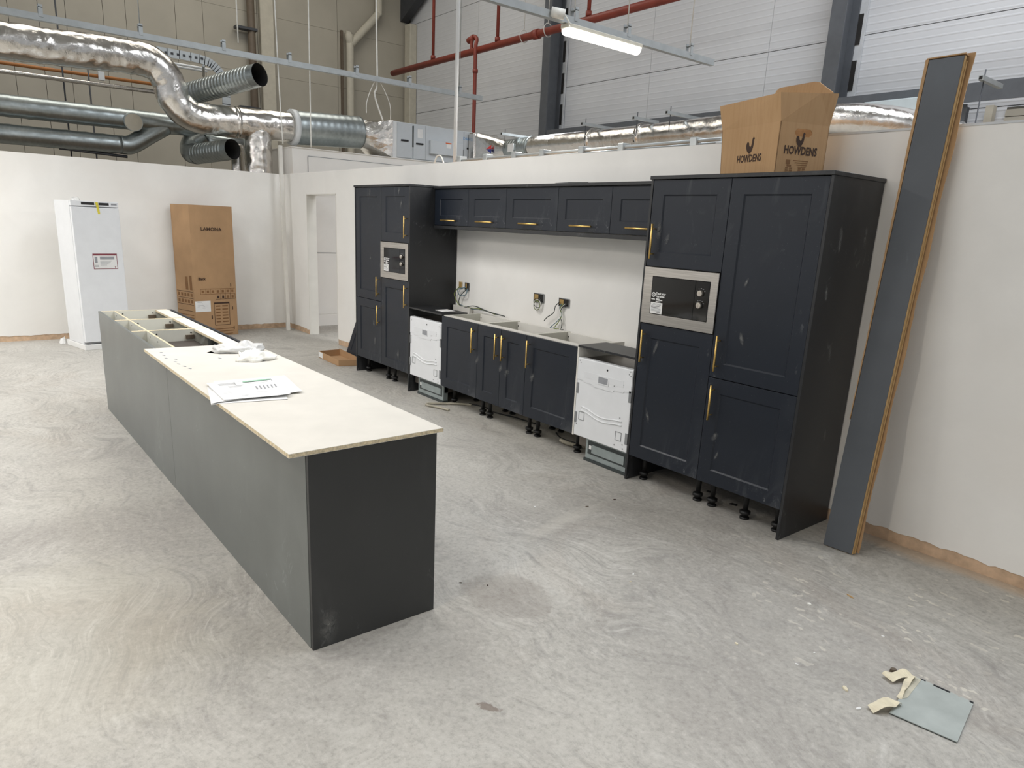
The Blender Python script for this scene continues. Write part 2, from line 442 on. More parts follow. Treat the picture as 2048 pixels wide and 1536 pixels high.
def thing(name, loc, label, cat, group=None):
    o = bpy.data.objects.new(name, None); COL.objects.link(o)
    o.empty_display_size = 0.1
    o.location = loc; ORG[o.name] = Vector(loc)
    return tag(o, label, cat, group)
def tag(o, label, cat, group=None):
    o['label'] = label; o['category'] = cat
    if group: o['group'] = group
    return o
def struct(o): o['kind'] = 'structure'; return o
def box(name, mat, x0, x1, y0, y1, z0, z1, parent=None, bev=0.0, xf=None):
    return MB(xf).box(x0, x1, y0, y1, z0, z1, bev).build(name, mat, parent)
def smooth_path(pts, n=8):
    P = [Vector(p) for p in pts]; out = []
    for i in range(len(P)-1):
        p0 = P[max(i-1, 0)]; p1 = P[i]; p2 = P[i+1]; p3 = P[min(i+2, len(P)-1)]
        for k in range(n):
            t = k/n
            out.append(0.5*((2*p1)+(p2-p0)*t+(2*p0-5*p1+4*p2-p3)*t*t+(3*p1-p0-3*p2+p3)*t**3))
    out.append(P[-1]); return out
def text(name, s, size, pos, xd, yd, mat, parent, align='CENTER', bold=0.0, wide=1.0, xf=None, depth=0.0006):
    cu = bpy.data.curves.new(name, 'FONT')
    cu.body = s; cu.size = size; cu.align_x = align; cu.offset = bold*size; cu.resolution_u = 2
    cu.extrude = 0
    to = bpy.data.objects.new('tmp', cu)
    me = bpy.data.meshes.new_from_object(to)
    bpy.data.objects.remove(to); bpy.data.curves.remove(cu)
    xd = Vector(xd).normalized(); yd = Vector(yd).normalized(); zd = xd.cross(yd)
    mb = MB(xf); mb.bm.from_mesh(me); bpy.data.meshes.remove(me)
    for v in mb.bm.verts:
        p = v.co.copy()
        v.co = Vector(pos) + xd*p.x*wide + yd*p.y + zd*depth
    return mb.build(name, mat, parent)

# ------------------------------------------------------------------ setting
DW_ = 0.57            # back partition face
XL = -3.51            # left partition face
struct(box('floor', 'concrete', -9.6, 14, -13, 6.4, -0.1, 0))
struct(box('ceiling', 'ceiling', -9.6, 14, -13, 6.4, 8.6, 8.7))

def rough_skin(name, p0, d, n0, L, ztop, parent, amp=0.016, base=0.075, th=0.006, holes=(), step=0.025):
    """skim coat that stops ragged above the floor; holes = (s0, s1, ztop) door openings"""
    mb = MB(); d = Vector(d); nn = Vector(n0); p0 = Vector(p0)
    segs = []
    cuts = sorted(holes)
    cur = 0
    for h in cuts: segs.append((cur, h[0], None)); segs.append((h[0], h[1], h[2])); cur = h[1]
    segs.append((cur, L, None))
    for a, b, zb in segs:
        n = max(1, int((b-a)/step)) if zb is None else 1
        prev = None
        for i in range(n+1):
            sx = a+(b-a)*i/n
            zlo = zb if zb is not None else base + amp*(noise.noise((sx*2.1, 3.3, 0))+0.7*noise.noise((sx*13, 1, 0))+0.35*noise.noise((sx*37, 1, 4)))
            zt = ztop + 0.004*noise.noise((sx*5, 8, 0))
            q = p0 + d*sx
            cur4 = [mb.bm.verts.new(v) for v in (q+Vector((0, 0, zlo))+nn*th, q+Vector((0, 0, zt))+nn*th, q+Vector((0, 0, zt)), q+Vector((0, 0, zlo)))]
            if prev:
                for k in range(4):
                    mb._f([prev[k], cur4[k], cur4[(k+1) % 4], prev[(k+1) % 4]])
            else: mb._f(cur4)
            prev = cur4
        mb._f(prev)
    bmesh.ops.recalc_face_normals(mb.bm, faces=mb.bm.faces)
    return mb.build('plaster_skin', 'plaster', parent)

wl = struct(box('wall_left', 'board_pink', XL-0.1, XL-0.006, -13, DW_, 0, 2.325))
rough_skin('s', (XL-0.006, -13, 0), (0, 1, 0), (1, 0, 0), 13+DW_, 2.327, wl)
DX0, DX1, DZ = -2.70, -1.71, 2.04
mb = MB(); mb.box(XL-0.1, DX0, DW_+0.006, DW_+0.128, 0, 2.332); mb.box(DX1, 14, DW_+0.006, DW_+0.128, 0, 2.332); mb.box(DX0, DX1, DW_+0.006, DW_+0.128, DZ, 2.332)
wb = struct(mb.build('wall_back', 'board_pink', origin=(2, DW_, 0)))
rough_skin('s', (XL, DW_+0.006, 0), (1, 0, 0), (0, -1, 0), 14-XL, 2.335, wb, holes=((DX0-XL, DX1-XL, DZ),))
# white door lining
mb = MB(); mb.box(DX0-0.001, DX0+0.012, DW_-0.003, DW_+0.14, 0, DZ); mb.box(DX1-0.012, DX1+0.001, DW_-0.003, DW_+0.14, 0, DZ); mb.box(DX0, DX1, DW_-0.003, DW_+0.14, DZ-0.012, DZ+0.001)
struct(mb.build('door_1', 'white_mel'))
struct(box('trim_1', 'white_steel', 4.3, 14, DW_-0.004, DW_+0.10, 2.335, 2.347))
# inner room behind the partition (seen through the opening and above it)
wi = struct(box('wall_inner', 'plaster', -5.2, -3.5, 0.70, 4.1, 0, 2.742))
def framing(name, ya, yb, z0, z1, t_=0.03):
    return box(name, 'plaster', -3.5, -3.492, ya, yb, z0, z1, wi)
framing('panel', 0.95, 4.0, 2.05, 2.62); framing('panel', 0.72, 4.0, 1.18, 2.04); framing('panel', 0.72, 4.0, 0.19, 1.165)
struct(box('baseboard_inner', 'plaster', -3.5, -3.485, 0.7, 4.1, 0, 0.175))
for (ya, yb, za, zb) in ((0.94, 4.0, 2.622, 2.630), (0.94, 0.948, 2.35, 2.622), (0.72, 4.0, 1.1675, 1.1775)):
    box('joint', 'grey_clip', -3.4925, -3.4905, ya, yb, za, zb, wi)
box('top_capping', 'plaster', -5.2, -3.48, 0.69, 4.1, 2.733, 2.7435, wi)

# outer warehouse walls of cladding sheets
wo = struct(box('wall_outer_left', 'clad_joint', -9.3, -9.09, -13, 6.4, 0, 8.6))
ys = [-6.0, -5.2, -4.4, -3.6, -2.9, -2.2, -1.74, -1.31, -0.69, -0.30, 0.60, 1.13, 2.24, 4.08, 5.92]
zs = [2.0, 3.45, 4.67, 5.85, 7.1, 8.55]
for i in range(len(ys)-1):
    for k in range(len(zs)-1):
        if zs[k] > 7.2: continue
        box('panel', 'clad_cream', -9.09, -9.05, ys[i]+0.004, ys[i+1]-0.004, zs[k]+0.002, zs[k+1]-0.002, wo)
wk = struct(box('wall_outer_back', 'clad_joint', -9.3, 14, 6.04, 6.3, 0, 8.6))
xs_ = [-9.05, -6.2, -3.3, -1.2, 1.01, 2.2, 5.2, 8.0]
zs = [1.9, 3.3, 4.31, 5.32, 6.33, 7.4, 8.5]
for i in range(len(xs_)-1):
    for k in range(len(zs)-1):
        box('panel', 'clad_white', xs_[i]+0.003, xs_[i+1]-0.003, 6.0, 6.04, zs[k]+0.005, zs[k+1]-0.005, wk)

# steel columns and rail
def column(x0, label):
    o = thing('steel_column', (x0+0.1, 5.8, 0), label, 'column', None)
    box('flange', 'column', x0, x0+0.2, 5.62, 5.64, 0, 8.5, o)
    box('web', 'column', x0+0.08, x0+0.10, 5.64, 5.94, 0, 8.5, o)
    box('flange', 'column', x0, x0+0.2, 5.94, 5.96, 0, 8.5, o)
    st = MB(); st.box(x0+0.2, x0+0.30, 5.965, 5.985, 3.5, 8.5); st.build('bracket_strip', 'white_steel', o)
    z = 3.65
    while z < 8:
        box('slot', 'dark_gap', x0+0.195, x0+0.26, 5.955, 5.967, z, z+0.36, o); z += 0.55
column(-3.56, 'dark grey steel column behind the red pipe, left of the strip light')
column(2.10, 'grey steel column rising right behind the open cardboard box')
b = box('steel_rail', 'column', -3.3, 10, 5.60, 5.615, 3.31, 3.51)
tag(b, 'long grey horizontal steel rail running along the white cladding above the ducts', 'rail')
o = thing('window_post', (3.9, 5.75, 0), 'short dark grey post under the steel rail, right of the leaning boards', 'post')
box('flange', 'column', 3.74, 3.88, 5.70, 5.72, 0, 3.31, o); box('web', 'column_dark', 3.80, 3.82, 5.72, 5.95, 0, 3.31, o)  # web coloured darker than the flange in place of the recess shade
o = box('cream_post', 'cream_paint', 4.02, 4.10, 5.86, 5.96, 0, 3.3)
tag(o, 'thin cream post beside the dark window post at far right', 'post')
o = thing('louvre_panel', (5.1, 5.95, 0), 'beige slatted panel under the steel rail at the far right edge', 'panel')
box('backing', 'clad_joint', 4.2, 6.4, 5.97, 5.99, 0, 3.28, o)
for k in range(12): box('slat', 'clad_cream', 4.2, 6.4, 5.945, 5.97, 2.3+0.08*k, 2.372+0.08*k, o)
# leaning girder and corner post
o = MB().prism([(-9.05, 5.72, 6.36), (-5.6, 5.72, 8.0), (-5.6, 5.72, 8.59), (-9.05, 5.72, 7.1)], (0, 0.2, 0)).build('roof_girder', 'column_dark')
tag(o, 'dark sloping steel girder high in the far corner', 'girder')
o = box('corner_post', 'cream_paint', -8.98, -8.72, 5.8, 5.99, 0, 6.3, None, 0.01)
tag(o, 'tall cream boxed post in the far corner of the hall', 'post')
o = box('cladding_post', 'cream_paint', -9.045, -8.93, 2.27, 2.56, 0, 8.5, None, 0.01)
tag(o, 'wide cream upright trim on the beige outer wall', 'post')
# downpipes
o = thing('brown_downpipe', (-8.9, 2.06, 0), 'brown downpipe with clamps on the beige outer wall', 'pipe')
MB().cyl((-8.9, 2.06, 0.5), (-8.9, 2.06, 8.5), 0.08, 12).build('pipe', 'brown_pipe', o)
for z in (3.9, 5.45): box('clamp', 'column_dark', -8.99, -8.80, 1.72, 2.16, z, z+0.05, o)
o = MB().tube(smooth_path([(-8.9, 4.32, 0.5), (-8.9, 4.32, 5.45), (-8.9, 4.36, 5.62), (-8.9, 5.0, 6.32), (-8.9, 5.06, 6.5), (-8.9, 5.06, 8.5)], 5), 0.085, 12).build('white_downpipe', 'cream_paint')
tag(o, 'cream rainwater pipe with a long diagonal offset on the outer wall', 'pipe')
o = box('dark_strip', 'brown_pipe', -9.04, -8.98, 4.14, 4.19, 0, 5.88)
tag(o, 'thin dark brown vertical strip beside the offset rainwater pipe', 'strip')

# ------------------------------------------------------------------ services above the partitions
def foil_noise(p):
    q = p + Vector((noise.noise(p*3), noise.noise(p*3+Vector((9, 0, 0))), noise.noise(p*3+Vector((0, 7, 0)))))*0.12
    r1 = 1-abs(noise.noise(q*6.5)); r2 = 1-abs(noise.noise(q*15+Vector((3, 1, 2))))
    return 0.085*(r1-0.8) + 0.045*(r2-0.8) + 0.02*noise.noise(p*3.3)
def gore(P, r, at_, amp=0.05):
    """taped gore seams: slightly pinched rings along the run"""
    return [r*(1-(amp if i in at_ else 0)) for i in range(len(P))]
def dens(pts, step):
    P = [Vector(p) for p in pts]; out = []
    for a, b_ in zip(P, P[1:]):
        n = max(1, int((b_-a).length/step))
        for i in range(n): out.append(a.lerp(b_, i/n))
    out.append(P[-1]); return out
o = thing('insulated_duct', (-3.9, -2.5, 2.3), 'large foil wrapped duct with a double bend, upper left of the photo', 'duct')
path = smooth_path([(-3.9, -6.5, 3.58), (-3.9, -2.78, 3.64), (-3.9, -1.45, 3.69), (-3.9, -1.08, 3.66), (-3.9, -0.90, 3.47), (-3.9, -0.82, 3.22), (-3.9, -0.62, 3.05), (-3.9, -0.3, 3.02), (-3.9, 0.3, 3.04), (-3.9, 0.84, 3.06)], 6)
PP = dens(path, 0.028); zz_ = [i for i, p in enumerate(PP) if -1.5 < p.y < -0.2 and i % 6 == 0]
MB().tube(PP, gore(PP, 0.217, zz_, 0.035), 56, True, foil_noise).build('lagging', 'foil', o)
MB().tube(dens([(-3.9, 0.33, 2.95), (-3.9, 0.32, 2.15)], 0.025), 0.20, 48, True, foil_noise).build('branch', 'foil', o)
for y in (-0.02,): MB().tube([(-3.9, y, 3.03), (-3.9, y+0.06, 3.03)], 0.224, 28).build('tape_band', 'foil', o)
o = MB().tube(dens([(-4.25, 0.12, 2.75), (-4.25, 0.12, 0.0)], 0.05), 0.10, 18, True, foil_noise).build('foil_riser', 'foil')
tag(o, 'narrow foil wrapped riser behind the lower open duct end', 'duct')

def spiral(name, pts, r, parent=None, pitch=0.085, seg=28, caps=True, rib=0.006):
    P = dens(pts, pitch/4)
    rs = [r + (rib if i % 4 == 0 else 0) for i in range(len(P))]
    return MB().tube(P, rs, seg, caps).build(name, 'galv', parent)
o = thing('spiral_duct', (-3.9, 1.5, 2.8), 'fat galvanised spiral duct between the foil duct and the grey unit', 'duct')
spiral('pipe', [(-3.9, 0.90, 3.06), (-3.9, 2.02, 3.11)], 0.25, o, 0.11, 36, True, 0.0025)
MB().cyl((-3.9, 0.84, 3.06), (-3.9, 0.92, 3.06), 0.265, 28).build('collar', 'ahu_light', o)
# foil transition round -> rectangle
mb = MB(); N = 32; r0 = []; r1 = []
for k in range(N):
    a = 2*PI*k/N + PI/4
    cx, cz = math.cos(a), math.sin(a)
    m_ = max(abs(cx), abs(cz))
    r0.append(mb.bm.verts.new((-3.9+0.21*cx, 2.02, 3.11+0.21*cz)))
    r1.append((-3.9+0.41*cx/m_, 2.42, 3.03+0.285*cz/m_))
prev = r0
for sgi in range(1, 7):
    tt = sgi/6
    ring = []
    for k in range(N):
        p = Vector(r0[k].co).lerp(Vector(r1[k]), tt); p += Vector((noise.noise(p*9), 0, noise.noise(p*9+Vector((5, 0, 0)))))*0.012
        ring.append(mb.bm.verts.new(p))
    for k in range(N): mb._f([prev[k], prev[(k+1) % N], ring[(k+1) % N], ring[k]])
    prev = ring
o = mb.build('duct_transition', 'foil', None)
tag(o, 'crumpled foil taper joining the round spiral duct to the grey unit', 'duct')
# air handling unit
AX = -3.5
o = thing('air_handling_unit', (-3.9, 3.28, 2.742), 'long pale grey ventilation unit with black handles behind the partition', 'ventilation unit')
AZ0, AZ1 = 2.745, 3.315
box('casing', 'ahu', -4.32, AX-0.02, 2.42, 4.17, AZ0, AZ1, o, 0.006)
box('edge_trim', 'ahu_light', AX-0.02, AX+0.002, 2.42, 2.50, AZ0, AZ1, o)
for (a, b_) in ((2.505, 2.80), (2.825, 3.06), (3.065, 3.85), (3.855, 4.165)):
    box('panel', 'ahu', AX-0.02, AX-0.002, a, b_, AZ0+0.015, AZ1-0.008, o, 0.002)
box('seam_strip', 'black', AX-0.015, AX+0.004, 2.802, 2.822, AZ0+0.2, AZ1-0.04, o)
for (yc, zc) in ((2.65, 3.03), (2.94, 3.005), (3.985, 3.03)):
    box('handle', 'black', AX-0.002, AX+0.018, yc-0.07, yc+0.07, zc-0.013, zc+0.013, o, 0.004)
e = box('control_box', 'ahu', AX-0.002, AX+0.06, 3.13, 3.80, 2.865, 3.085, o, 0.006)
box('sticker', 'orange', AX+0.06, AX+0.0612, 3.43, 3.55, 3.055, 3.075, e); box('sticker', 'label_white', AX+0.06, AX+0.0612, 3.45, 3.54, 2.985, 3.05, e)
box('latch', 'black', AX-0.002, AX+0.02, 3.80, 3.83, 2.80, 3.0, o)
box('sticker', 'label_white', AX-0.002, AX, 2.90, 3.0, 3.1, 3.24, o)
text('lettering', 'DAIKIN', 0.07, (AX-0.002, 3.95, 3.165), (0, 1, 0), (0, 0, 1), 'blue', o, 'CENTER')
# duct going right behind the partition
o = thing('foil_duct_right', (0.5, 4.2, 2.7), 'long foil wrapped duct running behind the middle and right partition', 'duct')
mb = MB(); mb.tube(dens(smooth_path([(-2.0, 4.2, 3.0), (0.0, 4.2, 3.0), (1.8, 4.2, 3.02), (2.9, 4.2, 3.03), (3.35, 4.26, 3.01), (3.75, 4.5, 2.95), (4.1, 5.0, 2.85)], 6), 0.035), 0.168, 40, True, lambda p: foil_noise(p)*(0.35 if p.x < 1.2 else 0.9))
mb.build('lagging', 'foil', o)
for x in (-0.62, 0.35, 3.0): MB().tube([(x, 4.2, 3.02), (x+0.07, 4.2, 3.02)], 0.178, 24).build('tape_band', 'foil', o)
MB().tube([(-2.03, 4.2, 3.0), (-1.99, 4.2, 3.0)], 0.178, 24).build('collar', 'galv', o)
o2 = spiral('spiral_sleeve', [(-2.6, 4.2, 2.99), (-2.03, 4.2, 3.0)], 0.165, None, 0.07)
tag(o2, 'short ribbed galvanised duct sleeve right of the grey ventilation unit', 'duct')
box('label_plate', 'label_white', -2.45, -2.30, 4.02, 4.034, 2.93, 3.06, o2)
mb = MB(); N = 28; prev = None
for sgi in range(6):
    tt = sgi/5; ring = []
    for k in range(N):
        a = 2*PI*k/N; cy, cz = math.cos(a), math.sin(a); m_ = max(abs(cy), abs(cz))
        A = Vector((-3.30, 4.2+0.24*cy/m_, 3.02+0.26*cz/m_)); B = Vector((-2.6, 4.2+0.15*cy, 2.99+0.15*cz))
        ring.append(mb.bm.verts.new(A.lerp(B, tt)))
    if prev:
        for k in range(N): mb._f([prev[k], ring[k], ring[(k+1) % N], prev[(k+1) % N]])
    prev = ring
o = mb.build('duct_cone', 'foil'); tag(o, 'foil cone with a red and blue triangle sticker beside the unit', 'duct')
MB().prism([(-2.98, 3.965, 3.0), (-2.86, 3.985, 3.06), (-2.86, 3.985, 3.0)], (0, -0.004, 0)).build('sticker', 'red_tag', o)
MB().prism([(-2.98, 3.965, 2.995), (-2.86, 3.985, 2.995), (-2.86, 3.985, 2.92)], (0, -0.004, 0)).build('sticker', 'blue_tag', o)
o = box('foil_collar', 'foil', -3.48, -3.30, 3.93, 4.47, 2.75, 3.29, None, 0.02)
tag(o, 'square crinkled foil collar on the right end of the grey unit', 'duct')
# galvanised ducts on the left
o = thing('galvanised_duct', (-4.6, -3, 2.8), 'upper long galvanised duct above the left wall with a capped stub', 'duct')
spiral('pipe', [(-4.6, -6.5, 2.955), (-4.6, -0.35, 2.972)], 0.142, o, 0.22, 24, True, 0.004)
MB().tube(smooth_path([(-4.6, -1.27, 2.95), (-4.48, -1.27, 2.93), (-4.40, -1.27, 2.92)], 3), 0.125, 24).build('stub', 'galv', o)
MB().cyl((-4.40, -1.27, 2.92), (-4.385, -1.27, 2.917), 0.115, 24).build('cap', 'cream_paint', o)
o = thing('galvanised_duct', (-4.6, -3, 2.5), 'lower long galvanised duct above the left wall, bending up at its end', 'duct')
spiral('pipe', [(-4.6, -6.5, 2.60), (-4.6, -1.42, 2.612)], 0.128, o, 0.22, 24, True, 0.004)
MB().tube(smooth_path([(-4.6, -1.42, 2.612), (-4.6, -1.28, 2.63), (-4.6, -1.02, 2.80), (-4.6, -0.8, 2.94)], 5), 0.13, 24).build('elbow', 'galv', o)
def open_duct(pts, r, label):
    o = thing('open_duct', pts[0], label, 'duct')
    P = dens(pts, 0.016); n_ = len(P)
    rs = [r + (0.005 if i % 4 in (0, 1) and i < n_-8 else 0) for i in range(n_)]
    MB().tube(P, rs, 32, False, None, False).build('pipe', 'galv', o)
    d = (Vector(pts[-1])-Vector(pts[-2])).normalized(); e_ = Vector(pts[-1])
    MB().cyl(e_-d*0.75, e_-d*0.003, r-0.008, 28, False).build('lining', 'dark_gap', o)  # dark inner tube and plug paint the shade inside the duct
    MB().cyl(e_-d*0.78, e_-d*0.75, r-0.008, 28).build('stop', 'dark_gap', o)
    return o
open_duct([(-4.55, -0.45, 3.42), (-3.25, 0.165, 3.625)], 0.152, 'upper open ended spiral duct pointing out above the left wall')
ld = open_duct([(-4.45, -0.42, 2.57), (-3.7, -0.12, 2.632)], 0.142, 'lower open ended spiral duct near the top edge of the left wall')
MB().tube(smooth_path([(-4.62, -0.25, 2.86), (-4.66, -0.42, 2.74), (-4.58, -0.47, 2.6), (-4.45, -0.42, 2.57)], 6), 0.15, 24, False).build('elbow', 'galv', ld)
MB().cyl((-4.6, -0.25, 2.80), (-4.6, 0.35, 2.79), 0.09, 18).build('tail_pipe', 'galv', ld)
# small pipes, tray
o = MB().cyl((-5.5, -7, 3.60), (-5.5, 0.1, 3.63), 0.025, 10).build('orange_pipe', 'orange_pipe'); tag(o, 'thin orange brown pipe running under the foil duct at left', 'pipe')
box('junction_box', 'ahu_light', -5.52, -5.44, -1.48, -1.40, 3.57, 3.69, o)
o = MB().cyl((-5.3, -7, 3.46), (-5.3, -0.4, 3.49), 0.032, 10).build('white_pipe', 'foil'); tag(o, 'thin pale foil pipe just below the orange pipe', 'pipe')
for (y, z1, wh) in ((-1.95, 6.5, 'left taller'), (-1.62, 3.9, 'right shorter')):
    o = MB().cyl((-5.4, y, 0), (-5.4, y, z1), 0.012, 6).build('hanger_rod', 'column_dark')
    tag(o, wh+' of the two thin dark rods standing behind the left ducts', 'rod', 'rods behind the left ducts')
o = thing('cable_tray', (-5.5, 0, 3.4), 'perforated galvanised cable tray curving down behind the foil duct', 'cable tray')
pth = smooth_path([(-5.5, -0.75, 4.12), (-5.5, 0.0, 4.11), (-5.5, 0.25, 4.02), (-5.5, 0.38, 3.8), (-5.5, 0.39, 3.3)], 5)
mb = MB()
for a, b_ in zip(pth, pth[1:]):
    d = (b_-a).normalized(); nn = d.cross(Vector((1, 0, 0))).normalized()
    mb.obox((a+b_)/2, (0.02, (b_-a).length+0.01, 0.13), [Vector((1, 0, 0)), d, nn])
mb.build('side_rail', 'zinc', o)
for i in range(9):
    box('slot', 'column_dark', -5.489, -5.486, -0.70+0.09*i, -0.66+0.09*i, 4.10, 4.135, o)
for (a, b_) in (((-5.5, -0.55, 3.86), (-4.9, -0.55, 3.86)), ((-5.5, 0.05, 3.86), (-4.6, -0.2, 3.86))):
    MB().tube([a, b_], 0.022, 4).build('support_arm', 'zinc', o)
for x in (-5.2, -5.0): MB().tube([(x, -0.75, 3.89), (x, 0.03, 3.89)], 0.02, 4).build('rung', 'ahu_light', o)
o = MB().tube([(-4.6, -2.2, 2.49), (-4.6, -1.35, 2.45)], 0.02, 4).build('strut_channel', 'column_dark')
tag(o, 'thin dark channel lying just above the left wall top', 'channel')

# lighting rails
def rail(x, z, y0, y1, label, ys_):
    o = thing('lighting_rail', (x, (y0+y1)/2, z-0.03), label, 'rail')
    mb = MB(); mb.box(x-0.03, x+0.03, y0, y1, z-0.035, z-0.03); mb.box(x-0.03, x-0.026, y0, y1, z-0.03, z+0.03); mb.box(x+0.026, x+0.03, y0, y1, z-0.03, z+0.03)
    mb.build('trunking', 'zinc', o)
    for y in ys_:
        mb = MB(); mb.box(x-0.035, x-0.028, y-0.02, y+0.02, z, z+0.12); mb.box(x+0.028, x+0.035, y-0.02, y+0.02, z, z+0.12); mb.box(x-0.035, x+0.035, y-0.02, y+0.02, z+0.09, z+0.097)
        mb.build('bracket', 'zinc', o)
        if x > 0 or y in (-1.61, 2.71): MB().cyl((x, y, z+0.09), (x, y, 8.55), 0.006, 6).build('drop_rod', 'white_cable' if x > 0 else 'zinc', o)
rail(-2.0, 3.60, -6.5, 3.12, 'long zinc lighting rail crossing the upper left, ending by the pole', (-2.55, -1.61, -0.71, 0.10, 1.03, 1.85, 2.71))
rail(2.0, 3.62, -6.5, 3.44, 'zinc lighting rail carrying the lit strip light', (-3.0, 1.29, 2.02, 3.02))
o = thing('strip_light', (2.0, 1.69, 3.47), 'lit white strip light hanging under the zinc rail', 'light')
box('casing', 'batten_body', 1.945, 2.055, 1.17, 2.21, 3.545, 3.585, o, 0.006)
mb = MB()
N = 10; ringa = []; ringb = []
for k in range(N+1):
    a = PI + PI*k/N
    ringa.append((2.0+0.058*math.cos(a), 3.545+0.062*math.sin(a)))
mb.prism([(x, 1.19, z) for x, z in ringa], (0, 1.0, 0)); mb.build('diffuser', 'glow', o)
o = thing('cable_coupler', (2.0, 1.05, 3.60), 'round white cable coupler on the rail end of the strip light', 'coupler')
MB().cyl((2.02, 0.98, 3.64), (2.1, 1.08, 3.62), 0.045, 14).build('body', 'white_cable', o)
MB().tube(smooth_path([(2.1, 1.08, 3.62), (2.13, 1.12, 3.55), (2.06, 1.18, 3.56)], 6), 0.007, 6).build('lead', 'white_cable', o)

# red sprinkler pipes
o = thing('sprinkler_pipe', (0, 4.9, 4.9), 'red sprinkler pipe with drops crossing the hall behind the strip light', 'pipe')
RY, RZ = 4.9, 4.96
MB().cyl((-7.95, RY, RZ), (6.0, RY, RZ), 0.062, 16).build('main_pipe', 'red_pipe', o)
for x in (-6.24, -4.02, -1.62):
    MB().cyl((x, RY, RZ), (x, RY, 8.59), 0.032, 10).build('drop_pipe', 'red_pipe', o)
    MB().cyl((x, RY, RZ+0.06), (x, RY, RZ+0.13), 0.05, 12).build('coupling', 'red_pipe', o)
MB().tube(smooth_path([(-4.84, RY, RZ), (-4.84, RY, 5.14), (-4.78, RY, 5.22), (-4.68, RY, 5.16), (-4.63, RY-0.06, 4.98), (-4.62, RY-0.06, 4.5), (-4.61, RY-0.06, 2.4)], 6), 0.036, 10).build('branch_pipe', 'red_pipe', o)
MB().cyl((-4.96, RY, 5.17), (-4.78, RY, 5.21), 0.055, 12).build('coupling', 'red_pipe', o)
MB().cyl((-4.615, RY-0.06, 4.55), (-4.615, RY-0.06, 4.61), 0.052, 12).build('coupling', 'red_pipe', o)
MB().cyl((-2.97, RY, RZ), (-2.83, RY, RZ), 0.08, 14).build('coupling', 'red_pipe', o)
for x in (-3.24, -2.60):
    MB().tube([(x, RY+0.092*math.sin(a*PI/8), RZ+0.02+0.105*math.cos(a*PI/8)) for a in range(17)], 0.007, 6, False).build('hanger_ring', 'white_cable', o)
    MB().cyl((x, RY, RZ+0.12), (x, RY, 8.59), 0.006, 6).build('hanger_rod', 'white_cable', o)
# pole and hanging cables
o = MB().cyl((0.80, 0.78, 2.30), (0.79, 0.78, 8.5), 0.02, 10).build('grey_pole', 'ahu_light'); tag(o, 'tall pale grey pole standing on the partition behind the wall cabinets', 'pole')
for wh, pts in (('short leftmost', [(-2, -0.52, 8.5), (-2, -0.53, 3.72)]), ('middle', [(-2, -0.1, 8.5), (-2.0, -0.06, 4.2), (-2, -0.02, 2.62)]), ('rightmost', [(-2.02, 0.41, 8.5), (-2.02, 0.38, 4.0), (-2.02, 0.37, 2.62)])):
    o = MB().tube(smooth_path(pts, 6), 0.008, 6).build('hanging_cable', 'white_cable')
    tag(o, wh+' of three thin white cables hanging down in front of the left ducts', 'cable', 'white cables hanging by the left ducts')
o = MB().tube(smooth_path([(-2.05, 1.37, 8.5), (-2.05, 1.36, 4.6), (-2.05, 1.37, 3.6), (-2.05, 1.33, 3.4), (-2.05, 1.46, 3.08)], 8), 0.012, 6).build('loop_cable', 'white_cable')
tag(o, 'thicker white cable draped over the left lighting rail', 'cable')
for k, (dy, zz) in enumerate(((-0.16, 3.15), (0.2, 3.1))):
    o = MB().tube(smooth_path([(-2.05, 1.37, 3.63), (-2.05, 1.37+dy*0.5, 3.5), (-2.05, 1.37+dy, 3.3), (-2.05, 1.37+dy*1.05, zz)], 6), 0.006, 6).build('loose_lead', 'white_cable')
    tag(o, ('left' if k == 0 else 'right')+' one of two thin white leads dangling from the left lighting rail', 'cable', 'loose leads on the left rail')
# struts over the right duct
for (x, y0, y1, z, lab) in ((-2.35, 3.8, 4.4, 3.19, 'short strut channel beside the ribbed duct sleeve'), (-0.45, 3.8, 4.6, 3.20, 'strut channel above the foil duct, left of the pair'), (0.54, 3.8, 4.3, 3.20, 'small strut bracket on top of the foil duct'), (1.1, 3.8, 4.6, 3.22, 'strut channel above the foil duct nearest the cardboard box'), (4.67, 3.8, 4.3, 3.20, 'strut bracket with threaded rods at the right end of the rail')):
    o = thing('strut', (x, y0, z-0.02), lab, 'channel')
    box('channel', 'zinc', x-0.02, x+0.02, y0, y1, z-0.02, z+0.02, o); box('dark_end', 'dark_gap', x-0.014, x+0.014, y0-0.001, y0+0.01, z-0.014, z+0.014, o)  # dark square painted for the shaded hollow of the open channel end
    MB().cyl((x, y0+0.08, 0.0 if x > 4 else z-0.22), (x, y0+0.08, z+0.08), 0.006, 6).build('threaded_rod', 'column_dark', o)
o = box('duct_plenum', 'plenum', 2.9, 3.62, 5.25, 5.55, 0.0, 3.36, None, 0.01); tag(o, 'pale blue grey sheet metal plenum behind the right foil duct', 'duct')
